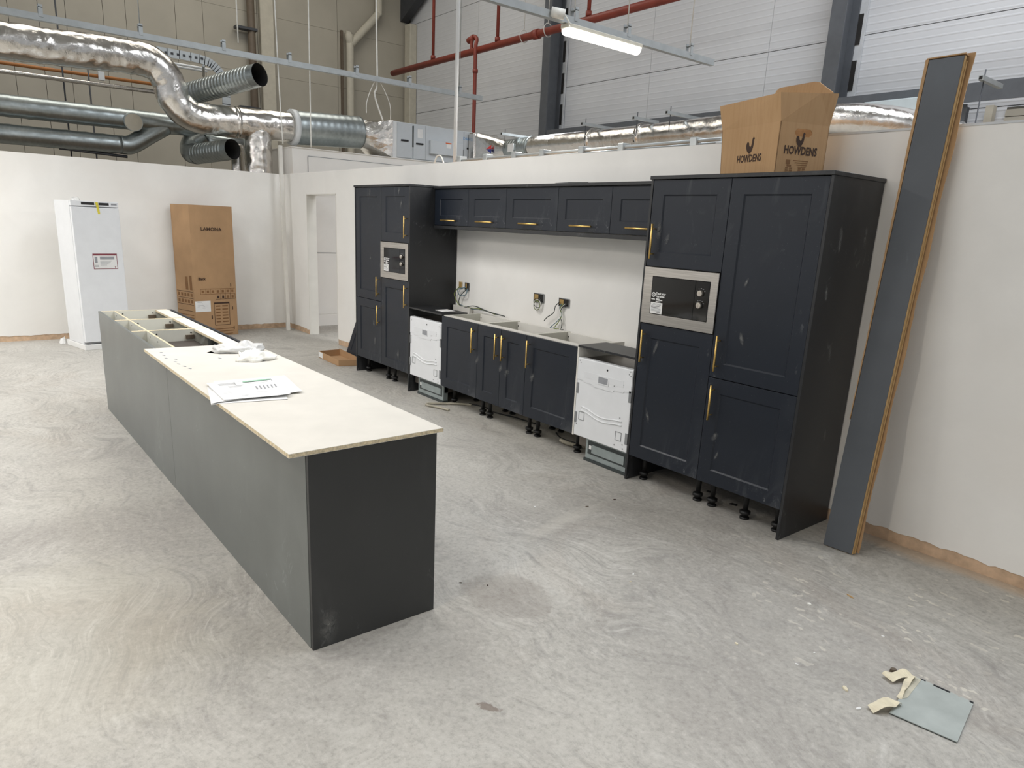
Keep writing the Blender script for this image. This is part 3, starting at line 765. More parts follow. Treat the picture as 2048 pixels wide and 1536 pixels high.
# conduits on the partition head
for k, (z, y) in enumerate(((2.372, 0.63), (2.35, 0.66))):
    o = MB().tube([(1.05+0.2*k, y, z-0.018), (4.3, y, z)], 0.013, 8).build('conduit', 'zinc')
    tag(o, ('upper' if k == 0 else 'lower') + ' grey conduit laid along the top edge of the back partition', 'conduit')
for wh, x in zip(('first', 'second', 'third', 'fourth', 'fifth', 'sixth', 'seventh'), (1.1, 1.55, 2.0, 2.4, 2.9, 3.35, 4.05)):
    o = box('conduit_clip', 'zinc', x, x+0.06, 0.60, 0.69, 2.335, 2.395, None, 0.004)
    tag(o, wh+' grey conduit clip from the left on top of the back partition', 'clip', 'conduit clips on the partition top')
o = MB().tube(smooth_path([(0.55, 0.68, 2.345), (0.6, 0.68, 2.42), (0.68, 0.68, 2.42), (0.74, 0.68, 2.345)], 6), 0.008, 6).build('cable_loop', 'white_cable')
tag(o, 'small white cable loop on the partition top below the unit', 'cable')
# white post in the corner
o = MB().prism([(-3.225, 0.40, 0), (-3.175, 0.40, 0), (-3.175, 0.45, 0), (-3.225, 0.45, 0)], (-0.10, 0.015, 2.72)).build('corner_batten', 'white_mel')
tag(o, 'slim white upright post standing in the left corner of the room', 'post')

# ------------------------------------------------------------------ kitchen
def shaker(name, x0, x1, z0, z1, yf, parent, mat='navy', fr=0.09, th=0.02):
    """shaker door: outer slab with sloped recess; yf = front face"""
    g = 0.0015
    x0 += g; x1 -= g; z0 += g; z1 -= g
    rec = 0.008; bv = 0.009
    mb = MB()
    def ring(i, y): return [mb.bm.verts.new(p) for p in ((x0+i, y, z0+i), (x1-i, y, z0+i), (x1-i, y, z1-i), (x0+i, y, z1-i))]
    R = [ring(0, yf+th), ring(0, yf+0.0015), ring(0.0015, yf), ring(fr, yf), ring(fr+bv, yf+rec)]
    for a, b_ in zip(R, R[1:]):
        for k in range(4): mb._f([a[k], a[(k+1) % 4], b_[(k+1) % 4], b_[k]])
    mb._f(list(reversed(R[0])))
    d = mb.build(name, mat, parent)
    mb = MB(); i = fr+bv
    mb.box(x0+i, x1-i, yf+rec, yf+rec+0.004, z0+i, z1-i); mb.build('door_panel', mat, d)
    return d
def handle_v(x, z0, z1, yf, parent):
    mb = MB(); mb.cyl((x, yf-0.035, z0), (x, yf-0.035, z1), 0.0068, 12)
    for z in (z0+0.03, z1-0.03): mb.cyl((x, yf+0.001, z), (x, yf-0.035, z), 0.0045, 8)
    return mb.build('handle', 'brass', parent)
def handle_h(x0, x1, z, yf, parent):
    mb = MB(); mb.cyl((x0, yf-0.035, z), (x1, yf-0.035, z), 0.0068, 12)
    for x in (x0+0.03, x1-0.03): mb.cyl((x, yf+0.001, z), (x, yf-0.035, z), 0.0045, 8)
    return mb.build('handle', 'brass', parent)
ZP = 0.183
def leg(x, y, parent, h=ZP):
    mb = MB()
    mb.tube([(x, y, 0), (x, y, 0.012), (x, y, 0.014)], [0.030, 0.030, 0.022], 14)
    mb.tube([(x, y, 0.014), (x, y, 0.03), (x, y, 0.034), (x, y, 0.052), (x, y, 0.056)], [0.020, 0.020, 0.034, 0.034, 0.02], 14)
    mb.tube([(x, y, 0.056), (x, y, h-0.03), (x, y, h-0.012), (x, y, h)], [0.016, 0.018, 0.024, 0.028], 14)
    return mb.build('leg', 'leg', parent, True)
x0, x1, x2, x3, x4, x5, x6, x7, x8, x9 = 0.0, 0.607, 1.199, 1.806, 2.395, 3.077, 3.682, 4.256, 4.865, 5.485
ZT, ZC = 2.060, 2.082
YB = 0.555
PT = 0.018
def end_panel(x, label, yb=0.562):
    o = box('end_panel', 'dark_panel', x, x+PT, -0.004, yb, 0.0, ZT, None, 0.0012)
    tag(o, label, 'panel')
end_panel(x0, 'dark end panel on the far left of the left tall cabinets')
end_panel(x2-PT, 'dark end panel between the left tall cabinets and left dishwasher')
end_panel(x7, 'dark end panel between the right dishwasher and right tall cabinets')
end_panel(x9-PT, 'large dusty dark end panel at the right end of the kitchen run')
def smear(parent, c0, du, dv):
    c0, du, dv = Vector(c0), Vector(du), Vector(dv); mb = MB(); uv = mb.bm.loops.layers.uv.new('UVMap')
    f = mb.quad(c0-du-dv, c0+du-dv, c0+du+dv, c0-du+dv)
    for lp, c in zip(f.loops, ((0, 0), (1, 0), (1, 1), (0, 1))): lp[uv].uv = c
    return mb.build('dust_smear', 'smear', parent)
RP = bpy.data.objects['end_panel.003']
for (y, z, h) in ((0.16, 1.74, 0.085), (0.44, 1.76, 0.08), (0.10, 1.45, 0.06), (0.25, 1.1, 0.06), (0.35, 0.6, 0.05)):
    smear(RP, (x9+0.0006, y, z), (0, 0.022, 0), (0, -0.008, h))
def cornice(name, xa, xb, ya, label, za=ZT, zb=ZC):
    o = box(name, 'dark_panel', xa, xb, ya, 0.566, za, zb, None, 0.002); tag(o, label, 'cornice')
cornice('cornice', x0-0.004, x2+0.004, -0.014, 'dark cornice board on top of the left tall cabinets')
cornice('cornice', x7-0.004, x9+0.006, -0.014, 'dark cornice board on top of the right tall cabinets, under the box')
cornice('cornice', x2+0.006, x7-0.006, 0.262, 'long dark cornice board over the row of wall cabinets', 2.052, 2.076)
def tall(xa, xb, ya_label, doors, legs_x, name):
    o = thing(name, ((xa+xb)/2, 0.28, 0), ya_label, 'cabinet')
    if name == 'larder_cabinet':
        box('carcass', 'dark_panel', xa+0.002, xb-0.002, 0.021, YB, ZP, ZT-0.002, o)
    else:
        mb = MB(); mb.box(xa+0.002, xb-0.002, 0.021, YB, ZP, 1.137); mb.box(xa+0.002, xb-0.002, 0.021, YB, 1.511, ZT-0.002); mb.box(xa+0.002, xb-0.002, 0.50, YB, 1.137, 1.511)
        mb.build('carcass', 'dark_panel', o)
    for (z0, z1, hx, h0, h1) in doors:
        for q in range(2):
            smear(o, (hx+(0.12 if hx-xa < 0.3 else -0.12)+random.uniform(-0.09, 0.09), -0.0008 if q else -0.0008, random.uniform(z0+0.15, z1-0.03)), (random.uniform(0.012, 0.022), 0, 0.004), (random.uniform(-0.02, 0.02), 0, random.uniform(0.03, 0.07)))
        d = shaker('door', xa, xb, z0, z1, 0.0, o)
        handle_v(hx, h0, h1, 0.0, d)
    for lx in legs_x:
        leg(lx, 0.115, o)
    for lx in (legs_x[0], legs_x[-1]): leg(lx, 0.47, o)
    return o
tall(x0+PT, x1, 'left tall cabinet with two stacked navy doors, farthest left in the run', ((ZP+0.002, 0.871, 0.56, 0.614, 0.828), (0.873, ZT-0.002, 0.552, 0.921, 1.134)), (0.09, 0.565), 'larder_cabinet')
tall(x1, x2-PT, 'left tall navy cabinet housing the farther microwave', ((ZP+0.002, 1.135, 1.143, 0.868, 1.096), (1.513, ZT-0.002, 1.135, 1.559, 1.78)), (0.71, 1.10), 'microwave_cabinet')
tall(x7+PT, x8, 'right tall navy cabinet housing the nearer microwave', ((ZP+0.002, 1.135, 4.322, 0.872, 1.092), (1.513, ZT-0.002, 4.324, 1.563, 1.783)), (4.335, 4.811), 'microwave_cabinet')
tall(x8, x9-PT, 'right tall cabinet with two stacked navy doors, nearest the leaning boards', ((ZP+0.002, 0.871, 4.918, 0.607, 0.829), (0.873, ZT-0.002, 4.918, 0.918, 1.138)), (4.928, 5.176, 5.40), 'larder_cabinet')

def microwave(xa, xb, label):
    z0, z1 = 1.139, 1.509
    W = xb-xa
    o = thing('microwave', ((xa+xb)/2, 0.0, z0), label, 'microwave')
    fx0, fx1, fz0, fz1 = xa+0.076, xb-0.055, z0+0.066, z1-0.056
    box('body', 'dark_gap', xa+0.03, xb-0.03, 0.02, 0.45, z0+0.004, z1-0.02, o)
    mb = MB(); y = -0.012; yb = 0.016
    def ring(a, b_, c0, d, yy): return [mb.bm.verts.new(p) for p in ((a, yy, c0), (b_, yy, c0), (b_, yy, d), (a, yy, d))]
    R = [ring(xa+0.002, xb-0.002, z0, z1, yb), ring(xa+0.002, xb-0.002, z0, z1, y+0.002), ring(xa+0.004, xb-0.004, z0+0.002, z1-0.002, y), ring(fx0, fx1, fz0, fz1, y), ring(fx0+0.001, fx1-0.001, fz0+0.001, fz1-0.001, yb)]
    for a, b_ in zip(R, R[1:]):
        for k in range(4): mb._f([a[k], a[(k+1) % 4], b_[(k+1) % 4], b_[k]])
    mb.build('trim_frame', 'steel', o)
    xd = fx0 + (fx1-fx0)*0.76
    g = box('door_glass', 'glass_black', fx0+0.003, xd-0.001, -0.014, 0.012, fz0+0.003, fz1-0.003, o, 0.001)
    c_ = box('control_panel', 'glass_black', xd+0.001, fx1-0.003, -0.014, 0.012, fz0+0.003, fz1-0.003, o, 0.001)
    kx = (xd+fx1)/2 - 0.008
    for kz in (fz0+0.172, fz0+0.098):
        mb = MB(); mb.tube([(kx, -0.013, kz), (kx, -0.030, kz), (kx, -0.033, kz)], [0.020, 0.0185, 0.016], 20); mb.box(kx-0.002, kx+0.002, -0.0345, -0.032, kz-0.015, kz+0.015)
        mb.build('knob', 'knob', c_)
        for a in range(-3, 4):
            an = a*0.55; mx = kx+0.031*math.sin(an); mz = kz+0.031*math.cos(an)
            if a in (-3, 3): continue
            box('dial_mark', 'ink_grey', mx-0.004, mx+0.004, -0.0147, -0.014, mz-0.0012, mz+0.0012, c_)
    lx = fx0+0.006
    lb = box('care_label', 'label_white', lx, lx+0.098, -0.0148, -0.0139, fz0+0.006, fz0+0.078, o)
    text('lettering', 'LAMONA', 0.019, (lx+0.049, -0.0149, fz0+0.060), (1, 0, 0), (0, 0, 1), 'ink_grey', lb)
    for i, wd in enumerate((0.07, 0.06, 0.08, 0.082, 0.076, 0.03)):
        s0 = 0.006 if i < 5 else 0.055
        box('print_line', 'ink_black' if i in (0, 1, 5) else 'ink_grey', lx+s0, lx+s0+wd, -0.0152, -0.0148, fz0+0.052-0.0075*i, fz0+0.055-0.0075*i, lb)
    g2 = MB()
    N = 20
    for k in range(N):
        a, b2 = 2*PI*k/N, 2*PI*(k+1)/N; cx, cz = lx+0.018, fz0+0.128
        g2.quad((cx+0.016*math.cos(a), -0.0145, cz+0.016*math.sin(a)), (cx+0.016*math.cos(b2), -0.0145, cz+0.016*math.sin(b2)), (cx+0.010*math.cos(b2), -0.0145, cz+0.010*math.sin(b2)), (cx+0.010*math.cos(a), -0.0145, cz+0.010*math.sin(a)))
    g2.box(lx+0.0155, lx+0.0205, -0.0148, -0.0142, fz0+0.122, fz0+0.134)
    g2.build('guarantee_mark', 'label_white', o)
    text('lettering', 'Track your', 0.021, (lx+0.038, -0.0141, fz0+0.131), (1, 0, 0), (0, 0, 1), 'label_white', o, 'LEFT', 0.04, 0.85)
    text('lettering', 'guarantee', 0.021, (lx+0.038, -0.0141, fz0+0.113), (1, 0, 0), (0, 0, 1), 'label_white', o, 'LEFT', 0.04, 0.85)
    for (a, b_, z) in ((0.002, 0.032, 0.096), (0.040, 0.070, 0.099), (0.040, 0.094, 0.092), (0.040, 0.080, 0.082)):
        box('print_line', 'label_white', lx+a, lx+b_, -0.0146, -0.014, fz0+z, fz0+z+0.0055, o)
microwave(x1, x2-PT, 'farther built-in microwave with steel frame in the left tall cabinets')
microwave(x7+PT, x8, 'nearer built-in microwave with steel frame and white sticker in the right tall cabinets')

# base cabinets
ZB = 0.876
def base_cab(xa, xb, doors, label):
    o = thing('base_cabinet', ((xa+xb)/2, 0.25, 0), label, 'cabinet')
    yb = 0.475
    box('side_panel', 'cream_mel', xa, xa+0.016, 0.021, yb, ZP, ZB, o); box('side_panel', 'cream_mel', xb-0.016, xb, 0.021, yb, ZP, ZB, o)
    box('back_rail', 'white_mel', xa+0.016, xb-0.016, yb-0.035, yb-0.02, ZP, ZB-0.004, o)
    box('front_rail', 'white_mel', xa+0.016, xb-0.016, 0.021, 0.09, ZB-0.018, ZB, o)
    box('base_board', 'cream_mel', xa+0.016, xb-0.016, 0.021, yb-0.02, ZP, ZP+0.016, o)
    mb = MB()
    for x in (xa+0.03, xb-0.03): mb.tube([(x, yb-0.036, ZB-0.04), (x, yb-0.034, ZB-0.04)], 0.006, 10)
    mb.build('cam_hole', 'dark_gap', o)
    for (da, db, hx, h0, h1) in doors:
        smear(o, (hx+0.05, -0.0008, 0.50+0.04*random.random()), (0.03, 0, 0.008), (0.012, 0, 0.045)); d = shaker('door', da, db, ZP+0.004, 0.871, 0.0, o); handle_v(hx, h0, h1, 0.0, d)
    for lx in (xa+0.055, xb-0.055):
        leg(lx, 0.13, o); leg(lx, 0.40, o)
base_cab(x3+0.002, x4, ((x3, x4, 2.344, 0.602, 0.83),), 'open topped navy base cabinet with one door next to the left dishwasher')
xm = (x4+x5)/2
base_cab(x4+0.001, x5-0.001, ((x4, xm, 2.695, 0.604, 0.826), (xm, x5, 2.787, 0.606, 0.827)), 'middle navy base cabinet with a pair of narrow doors')
base_cab(x5+0.001, x6-0.002, ((x5, x6, 3.124, 0.608, 0.834),), 'open topped navy base cabinet with one door next to the right dishwasher')

# dishwashers
def dishwasher(xa, xb, label):
    z0, z1 = 0.190, 0.795
    o = thing('dishwasher', ((xa+xb)/2, 0.25, 0), label, 'dishwasher')
    box('tub', 'steel_grey', xa+0.01, xb-0.01, 0.06, 0.53, 0.10, z1-0.006, o)
    d = box('door', 'enamel', xa, xb, 0.0, 0.05, z0, z1, o, 0.004)
    W = xb-xa
    # control fascia with stepped lower edge
    mb = MB(); yy = 0.0
    zc = z1-0.165
    mb.prism([(xa+0.004, yy, z1-0.006), (xa+0.004, yy, zc), (xa+W*0.12, yy, zc), (xa+W*0.14, yy, zc-0.012), (xa+W*0.3, yy, zc-0.012), (xa+W*0.32, yy, zc-0.028), (xa+W*0.68, yy, zc-0.028), (xa+W*0.7, yy, zc-0.012), (xa+W*0.86, yy, zc-0.012), (xa+W*0.88, yy, zc), (xb-0.004, yy, zc), (xb-0.004, yy, z1-0.006)], (0, -0.004, 0))
    f = mb.build('fascia', 'enamel', d)
    box('recess_band', 'enamel_warm', xa+W*0.14, xb-W*0.14, -0.0055, -0.004, zc+0.025, zc+0.072, f)
    gx = (xa+xb)/2
    mb = MB(); mb.box(gx-0.055, gx+0.055, -0.008, -0.0055, zc+0.06, zc+0.072); mb.box(gx-0.055, gx-0.047, -0.008, -0.0055, zc+0.005, zc+0.06); mb.box(gx+0.047, gx+0.055, -0.008, -0.0055, zc+0.005, zc+0.06); mb.box(gx-0.047, gx+0.047, -0.0075, -0.0055, zc+0.005, zc+0.012)
    mb.build('grip', 'enamel', f)
    box('grip_shade', 'ink_grey', gx-0.046, gx+0.046, -0.0058, -0.0052, zc+0.013, zc+0.058, f)  # grey sheet stands in for shade inside the white grip
    for (px, pz) in ((0.04, 0.145), (0.06, 0.13), (0.56, 0.12), (0.94, 0.13), (0.96, 0.15), (0.97, 0.12), (0.86, 0.045), (0.70, 0.02)):
        MB().cyl((xa+W*px, -0.0045, zc+pz), (xa+W*px, -0.002, zc+pz), 0.005 if px != 0.56 else 0.008, 10).build('screw_hole', 'grey_clip' if px != 0.56 else 'black', d)
    # wavy pressed ribs
    for dz in (0.0, 0.03):
        pts = [(xa+W*(0.12+0.76*i/16), -0.001, z0+0.235-dz - 0.028*math.sin(PI*min(1, max(0, (i/16-0.05)*1.1)))**2 - 0.02*i/16) for i in range(17)]
        MB().tube(pts, 0.006, 6).build('pressed_rib', 'enamel', d)
    for cx, cz in ((xa-0.001, z0+0.33), (xa-0.001, z0+0.10), (xb-0.024, z0+0.37), (xb-0.024, z0+0.06)):
        box('hinge_clip', 'grey_clip', cx, cx+0.025, -0.004, 0.01, cz, cz+0.085, d, 0.002)
    for cx, cz in ((xa+0.045, z0+0.13), (xb-0.12, z0+0.07)):
        mb = MB()
        for (a, b_, c0, e_) in ((0, 0.06, 0, 0.003), (0, 0.06, 0.062, 0.065), (0, 0.003, 0, 0.065), (0.057, 0.06, 0, 0.065)): mb.box(cx+a, cx+b_, -0.003, 0.001, cz+c0, cz+e_)
        mb.build('knockout', 'grey_clip', d)
    for px, pz in ((0.045, 0.09), (0.78, 0.03), (0.92, 0.05), (0.93, 0.02), (0.84, 0.24)):
        MB().cyl((xa+W*px, -0.002, z0+pz), (xa+W*px, 0.001, z0+pz), 0.005, 8).build('screw_hole', 'grey_clip', d)
    k = box('kick_frame', 'kick', xa+0.10, xb-0.01, 0.045, 0.10, 0.02, 0.185, o, 0.003)
    box('kick_recess', 'kick_dark', xa+0.125, xb-0.03, 0.043, 0.05, 0.06, 0.165, k)
    box('kick_plate', 'kick', xa+0.17, xb-0.05, 0.038, 0.044, 0.075, 0.14, k)
    box('kick_tag', 'label_white', xa+0.14, xa+0.165, 0.040, 0.044, 0.10, 0.13, k)
    box('foot_rail', 'kick_dark', xa+0.095, xb-0.005, 0.035, 0.10, 0.0, 0.02, o)
    return o
dishwasher(x2+0.02, x3-0.006, 'farther white integrated dishwasher beside the left tall cabinets')
dishwasher(x6+0.016, x7-0.006, 'nearer white integrated dishwasher beside the right tall cabinets')
b = box('filler_board', 'dark_panel', x2+0.004, x3-0.002, -0.002, 0.30, 0.872, 0.888, None, 0.001); tag(b, 'dark filler board laid over the farther dishwasher', 'board')
b = box('filler_board', 'dark_panel', x6+0.004, x7-0.004, -0.002, 0.30, 0.872, 0.888, None, 0.001); tag(b, 'dark filler board laid over the nearer dishwasher', 'board')
b = box('instruction_leaflet', 'paper', 1.53, 1.68, 0.10, 0.24, 0.8882, 0.892); tag(b, 'small white leaflet on the dark board over the farther dishwasher', 'leaflet')
b = box('wall_batten', 'white_mel', x6+0.20, x7-0.01, 0.515, 0.556, 0.80, 0.90, None, 0.001); tag(b, 'white support board on the wall behind the nearer dishwasher', 'board')
b = box('wall_batten', 'white_mel', x2+0.03, x2+0.33, 0.515, 0.556, 0.80, 0.895, None, 0.001); tag(b, 'white support board on the wall behind the farther dishwasher', 'board')
b = box('side_board', 'white_mel', x6-0.0015, x6+0.0145, 0.0, 0.50, ZP, ZB+0.004, None, 0.001); tag(b, 'thin white side board between base cabinet and nearer dishwasher', 'board')

# wall cabinets
wx = [x2+0.004, 1.791, 2.370, 3.049, 3.643, x7-0.004]
hx = [(1.36, 1.617), (1.956, 2.211), (2.591, 2.837), (3.234, 3.475), (3.83, 4.075)]
wl_names = ('leftmost of the five navy wall cabinets, in the corner', 'second navy wall cabinet from the left', 'middle navy wall cabinet of the five', 'fourth navy wall cabinet from the left', 'rightmost navy wall cabinet, touching the right tall cabinets')
for i in range(5):
    o = thing('wall_cabinet', ((wx[i]+wx[i+1])/2, 0.42, 1.70), wl_names[i], 'cabinet')
    box('carcass', 'dark_panel', wx[i]+0.001, wx[i+1]-0.001, 0.302, 0.562, 1.703, 2.05, o)
    d = shaker('door', wx[i], wx[i+1], 1.704, 2.046, 0.281, o)
    handle_h(hx[i][0], hx[i][1], 1.751, 0.281, d)
b = box('pelmet', 'dark_panel', wx[0]+0.002, wx[5]-0.002, 0.27, 0.50, 1.670, 1.700, None, 0.002); tag(b, 'long dark pelmet strip under the row of wall cabinets', 'pelmet')
b = MB().prism([(2.85, 0.40, 2.0765), (3.05, 0.36, 2.0765), (3.22, 0.42, 2.079), (3.06, 0.46, 2.0765)], (0.02, 0, 0.014)).build('offcut', 'column_dark'); tag(b, 'thin dark offcut lying on top of the wall cabinets', 'offcut')

# socket boxes and cables
def socket(xa, xb, za, zb, label, dark):
    o = thing('socket_box', ((xa+xb)/2, 0.563, za), label, 'socket box')
    mb = MB(); y0 = 0.5635
    mb.box(xa, xb, y0-0.001, y0+0.0005, za, zb); mb.build('cavity', 'dark_gap' if dark else 'back_box', o)
    mb = MB(); e = 0.006
    mb.box(xa-e, xa, y0-0.003, y0, za-e, zb+e); mb.box(xb, xb+e, y0-0.003, y0, za-e, zb+e); mb.box(xa, xb, y0-0.003, y0, zb, zb+e); mb.box(xa, xb, y0-0.003, y0, za-e, za)
    mb.build('rim', 'grey_clip' if dark else 'chip', o)
    box('yellow_insert', 'back_box', xa+0.004, xa+(xb-xa)*0.45, y0-0.0018, y0-0.0008, za+0.01, zb-0.006, o)
socket(1.262, 1.312, 1.075, 1.135, 'first small socket hole from the left on the splash wall', False)
socket(1.372, 1.440, 1.070, 1.135, 'second small socket hole from the left on the splash wall', True)
socket(2.485, 2.618, 1.070, 1.140, 'socket hole full of coiled wires in the middle of the splash wall', True)
socket(2.830, 2.955, 1.068, 1.130, 'right socket hole with wires hanging out on the splash wall', True)
def cable(pts, r, mat, label, group=None, n=8):
    o = MB().tube(smooth_path(pts, n), r, 6).build('cable', mat); tag(o, label, 'cable', group)
G = 'loose wires at the left sockets'
yw = 0.552
cable([(1.29, yw, 1.09), (1.235, 0.53, 1.03), (1.235, 0.53, 0.98), (1.31, 0.54, 0.90), (1.50, 0.53, 0.895), (1.72, 0.52, 0.905), (1.95, 0.53, 0.88)], 0.005, 'green_cable', 'green wire drooping from the left sockets to the cabinet backs')
cable([(1.40, yw, 1.09), (1.29, 0.53, 1.06), (1.33, 0.53, 1.00), (1.43, 0.53, 1.02), (1.43, yw, 1.08)], 0.005, 'teal_cable', 'blue grey wire loop below the second socket hole')
cable([(1.43, yw, 1.08), (1.34, 0.53, 1.0), (1.33, 0.52, 0.92), (1.42, 0.52, 0.89), (1.62, 0.51, 0.925), (1.85, 0.52, 0.895), (2.1, 0.53, 0.88)], 0.005, 'grey_cable', 'dark grey wire sagging from the second socket hole')
cable([(1.31, 0.54, 0.91), (1.5, 0.535, 0.885), (1.75, 0.535, 0.895), (1.98, 0.54, 0.879)], 0.004, 'teal_cable', 'thin blue grey wire lying behind the first base cabinet')
for k in range(3):
    pts = []
    for a in range(14):
        an = a*0.75+k
        pts.append((2.555+(0.055-0.006*k)*math.cos(an), 0.548-0.004*k, 1.06-0.012*k+(0.042)*math.sin(an)))
    cable(pts, 0.003, ('grey_cable', 'white_cable', 'green_cable')[k], ('dark grey', 'white', 'green')[k]+' coiled wire bunched in the middle socket hole', 'coiled wires in the middle socket', 4)
cable([(2.85, yw, 1.10), (2.81, 0.54, 1.06), (2.80, 0.53, 1.0), (2.72, 0.53, 0.95), (2.68, 0.53, 0.915)], 0.004, 'grey_cable', 'single grey wire hanging left of the right socket hole')
for k, mt in enumerate(('teal_cable', 'green_cable', 'white_cable', 'grey_cable')):
    cable([(2.88+0.02*k, yw, 1.09), (2.86+0.01*k, 0.545, 1.05), (2.90-0.012*k+0.01*(k % 2), 0.54, 0.99), (2.86+0.02*k-0.01, 0.535, 0.93), (2.79+0.04*k, 0.535, 0.885), (2.77+0.045*k, 0.53, 0.862), (2.85+0.03*k, 0.53, 0.868)], 0.0038, mt, ('blue grey', 'green', 'white', 'dark grey')[k]+' wire of the tangle hanging from the right socket hole', 'tangled wires at the right socket')
cable([(4.245, 0.40, 1.02), (4.16, 0.46, 0.99), (4.07, 0.50, 0.93), (4.04, 0.51, 0.85)], 0.010, 'grey_cable', 'thick grey cable curving down from the right tall cabinet, upper one')
cable([(4.245, 0.42, 0.95), (4.16, 0.47, 0.925), (4.09, 0.505, 0.905), (4.07, 0.51, 0.84)], 0.008, 'grey_cable', 'second thick grey cable below the upper one at the right tall cabinet')
# hoses on the floor
def hose(pts, label, r=0.012):
    P = dens(smooth_path(pts, 10), 0.004)
    o = MB().tube(P, [r if (i//2) % 2 else r*0.9 for i in range(len(P))], 8).build('drain_hose', 'hose'); tag(o, label, 'hose')
hose([(2.03, 0.22, 0.013), (1.93, 0.14, 0.013), (1.81, -0.05, 0.013), (1.775, -0.12, 0.013), (1.82, -0.16, 0.013), (1.95, -0.11, 0.013), (2.085, -0.08, 0.013)], 'folded grey drain hose on the floor in front of the left base cabinet')
hose([(3.75, 0.42, 0.013), (3.60, 0.25, 0.014), (3.50, 0.16, 0.03), (3.43, 0.13, 0.045), (3.42, 0.17, 0.02), (3.49, 0.19, 0.013), (3.62, 0.27, 0.013), (3.72, 0.35, 0.013)], 'curled pale drain hose under the cabinet by the nearer dishwasher', 0.016)
cable([(1.95, 0.25, 0.007), (2.15, 0.30, 0.007), (2.35, 0.27, 0.007), (2.6, 0.33, 0.007), (2.9, 0.36, 0.007)], 0.006, 'leg', 'black cable lying on the floor under the base cabinets')
cable([(3.15, 0.33, 0.007), (3.3, 0.26, 0.007), (3.5, 0.28, 0.007), (3.6, 0.36, 0.007)], 0.006, 'leg', 'short black cable on the floor near the curled hose')
for (x, y, s_) in ((4.98, 0.24, 0.03), (4.75, 0.30, 0.02)):
    o = MB().prism([(x, y, 0), (x+s_*1.6, y+0.006, 0), (x+s_*1.4, y+s_, 0), (x+s_*0.2, y+s_*0.7, 0)], (0, 0, 0.008)).build('floor_scrap', 'leg'); tag(o, ('right' if x > 4.9 else 'left')+' black plastic scrap on the floor under the right tall cabinets', 'scrap', 'black scraps under the right cabinets')

# ------------------------------------------------------------------ open cardboard box on the right tall cabinets
o = thing('cardboard_box', (5.1, 0.1, ZC), 'open brown cardboard box with rooster print on top of the right tall cabinets', 'box')
Cb = Vector((5.10, 0.05, ZC)); av = Vector((-0.953, 0.304, 0)).normalized(); bv_ = Vector((0.321, 0.947, 0)).normalized()
LA, LB, HB, HT = 0.49, 0.34, 0.275, 0.425
def bp(a, b_, z, oa=0.0, ob=0.0): return Cb + av*(a+oa) + bv_*(b_+ob) + Vector((0, 0, z))
th = 0.005
def sheet(pts, nrm, mat, name, parent):
    return MB().prism(pts, Vector(nrm)*th).build(name, mat, parent)
nl = -bv_; nr = -av
sheet([bp(0, 0, 0), bp(LA, 0, 0), bp(LA, 0, HB, 0.03), bp(0, 0, HB)], bv_, 'cardboard', 'front_wall', o)
# right wall with a hand hole
def rp(b_, z): return bp(0, b_, z)
hb0, hb1, hz0, hz1 = 0.105, 0.225, 0.205, 0.245
mb = MB()
for q in (((0, 0), (LB, 0), (LB, hz0), (0, hz0)), ((0, hz0), (hb0, hz0), (hb0, hz1), (0, hz1)), ((hb1, hz0), (LB, hz0), (LB, hz1), (hb1, hz1)), ((0, hz1), (LB, hz1), (LB, HB), (0, HB))):
    mb.prism([rp(*p) for p in q], av*th)
for (bx0, sg) in ((hb0, 1), (hb1, -1)):
    for (zz, sz) in ((hz0, 1), (hz1, -1)):
        mb.prism([rp(bx0, zz), rp(bx0+sg*0.014, zz), rp(bx0, zz+sz*0.014)], av*th)
mb.build('side_wall', 'cardboard', o)
sheet([bp(LA, 0, 0), bp(LA, LB, 0), bp(LA, LB, HB, 0.03), bp(LA, 0, HB, 0.03)], -av, 'cardboard', 'side_wall', o)
sheet([bp(0, LB, 0), bp(LA, LB, 0), bp(LA, LB, HB, 0.03), bp(0, LB, HB)], -bv_, 'cardboard', 'back_wall', o)
sheet([bp(0, 0, 0.001), bp(LA, 0, 0.001), bp(LA, LB, 0.001), bp(0, LB, 0.001)], (0, 0, 1), 'cardboard', 'base', o)
# raised flaps with gusset crease
MB().prism([bp(0, 0, HB), bp(LA, 0, HB, 0.03), bp(LA, 0, HT-0.005, 0.075, -0.005), bp(0.0, 0, HT-0.005, 0.012, -0.018)], bv_*th).build('flap', 'cardboard', o)
mb = MB(); mb.prism([bp(0, 0, HB), bp(0, 0, HT-0.004, 0.012, -0.018), bp(0, 0.235, HT+0.012, -0.012)], av*th); mb.prism([bp(0, 0, HB), bp(0, 0.235, HT+0.012, -0.012), bp(0, LB+0.015, HT+0.022, -0.018), bp(0, LB, HB)], av*th)
mb.build('flap', 'cardboard', o)
MB().prism([bp(0.02, LB, HB), bp(LA, LB, HB, 0.03), bp(0.545, LB, HT+0.005), bp(0.548, LB, HT+0.05, 0, 0.02), bp(0.52, LB, HT+0.115, 0, 0.03), bp(0.49, LB, HT+0.128, 0, 0.03), bp(0.20, LB, HT+0.118, 0, 0.03), bp(0.16, LB, HT+0.11, 0, 0.03), bp(0.03, LB, HT+0.035, 0, 0.02)], -bv_*th).build('flap', 'cardboard', o)
MB().prism([bp(LA, 0.01, HB, 0.03), bp(LA, LB, HB, 0.03), bp(LA, LB-0.02, HT-0.02, 0.075), bp(LA, 0.02, HT-0.02, 0.075)], -av*th).build('flap', 'cardboard', o)
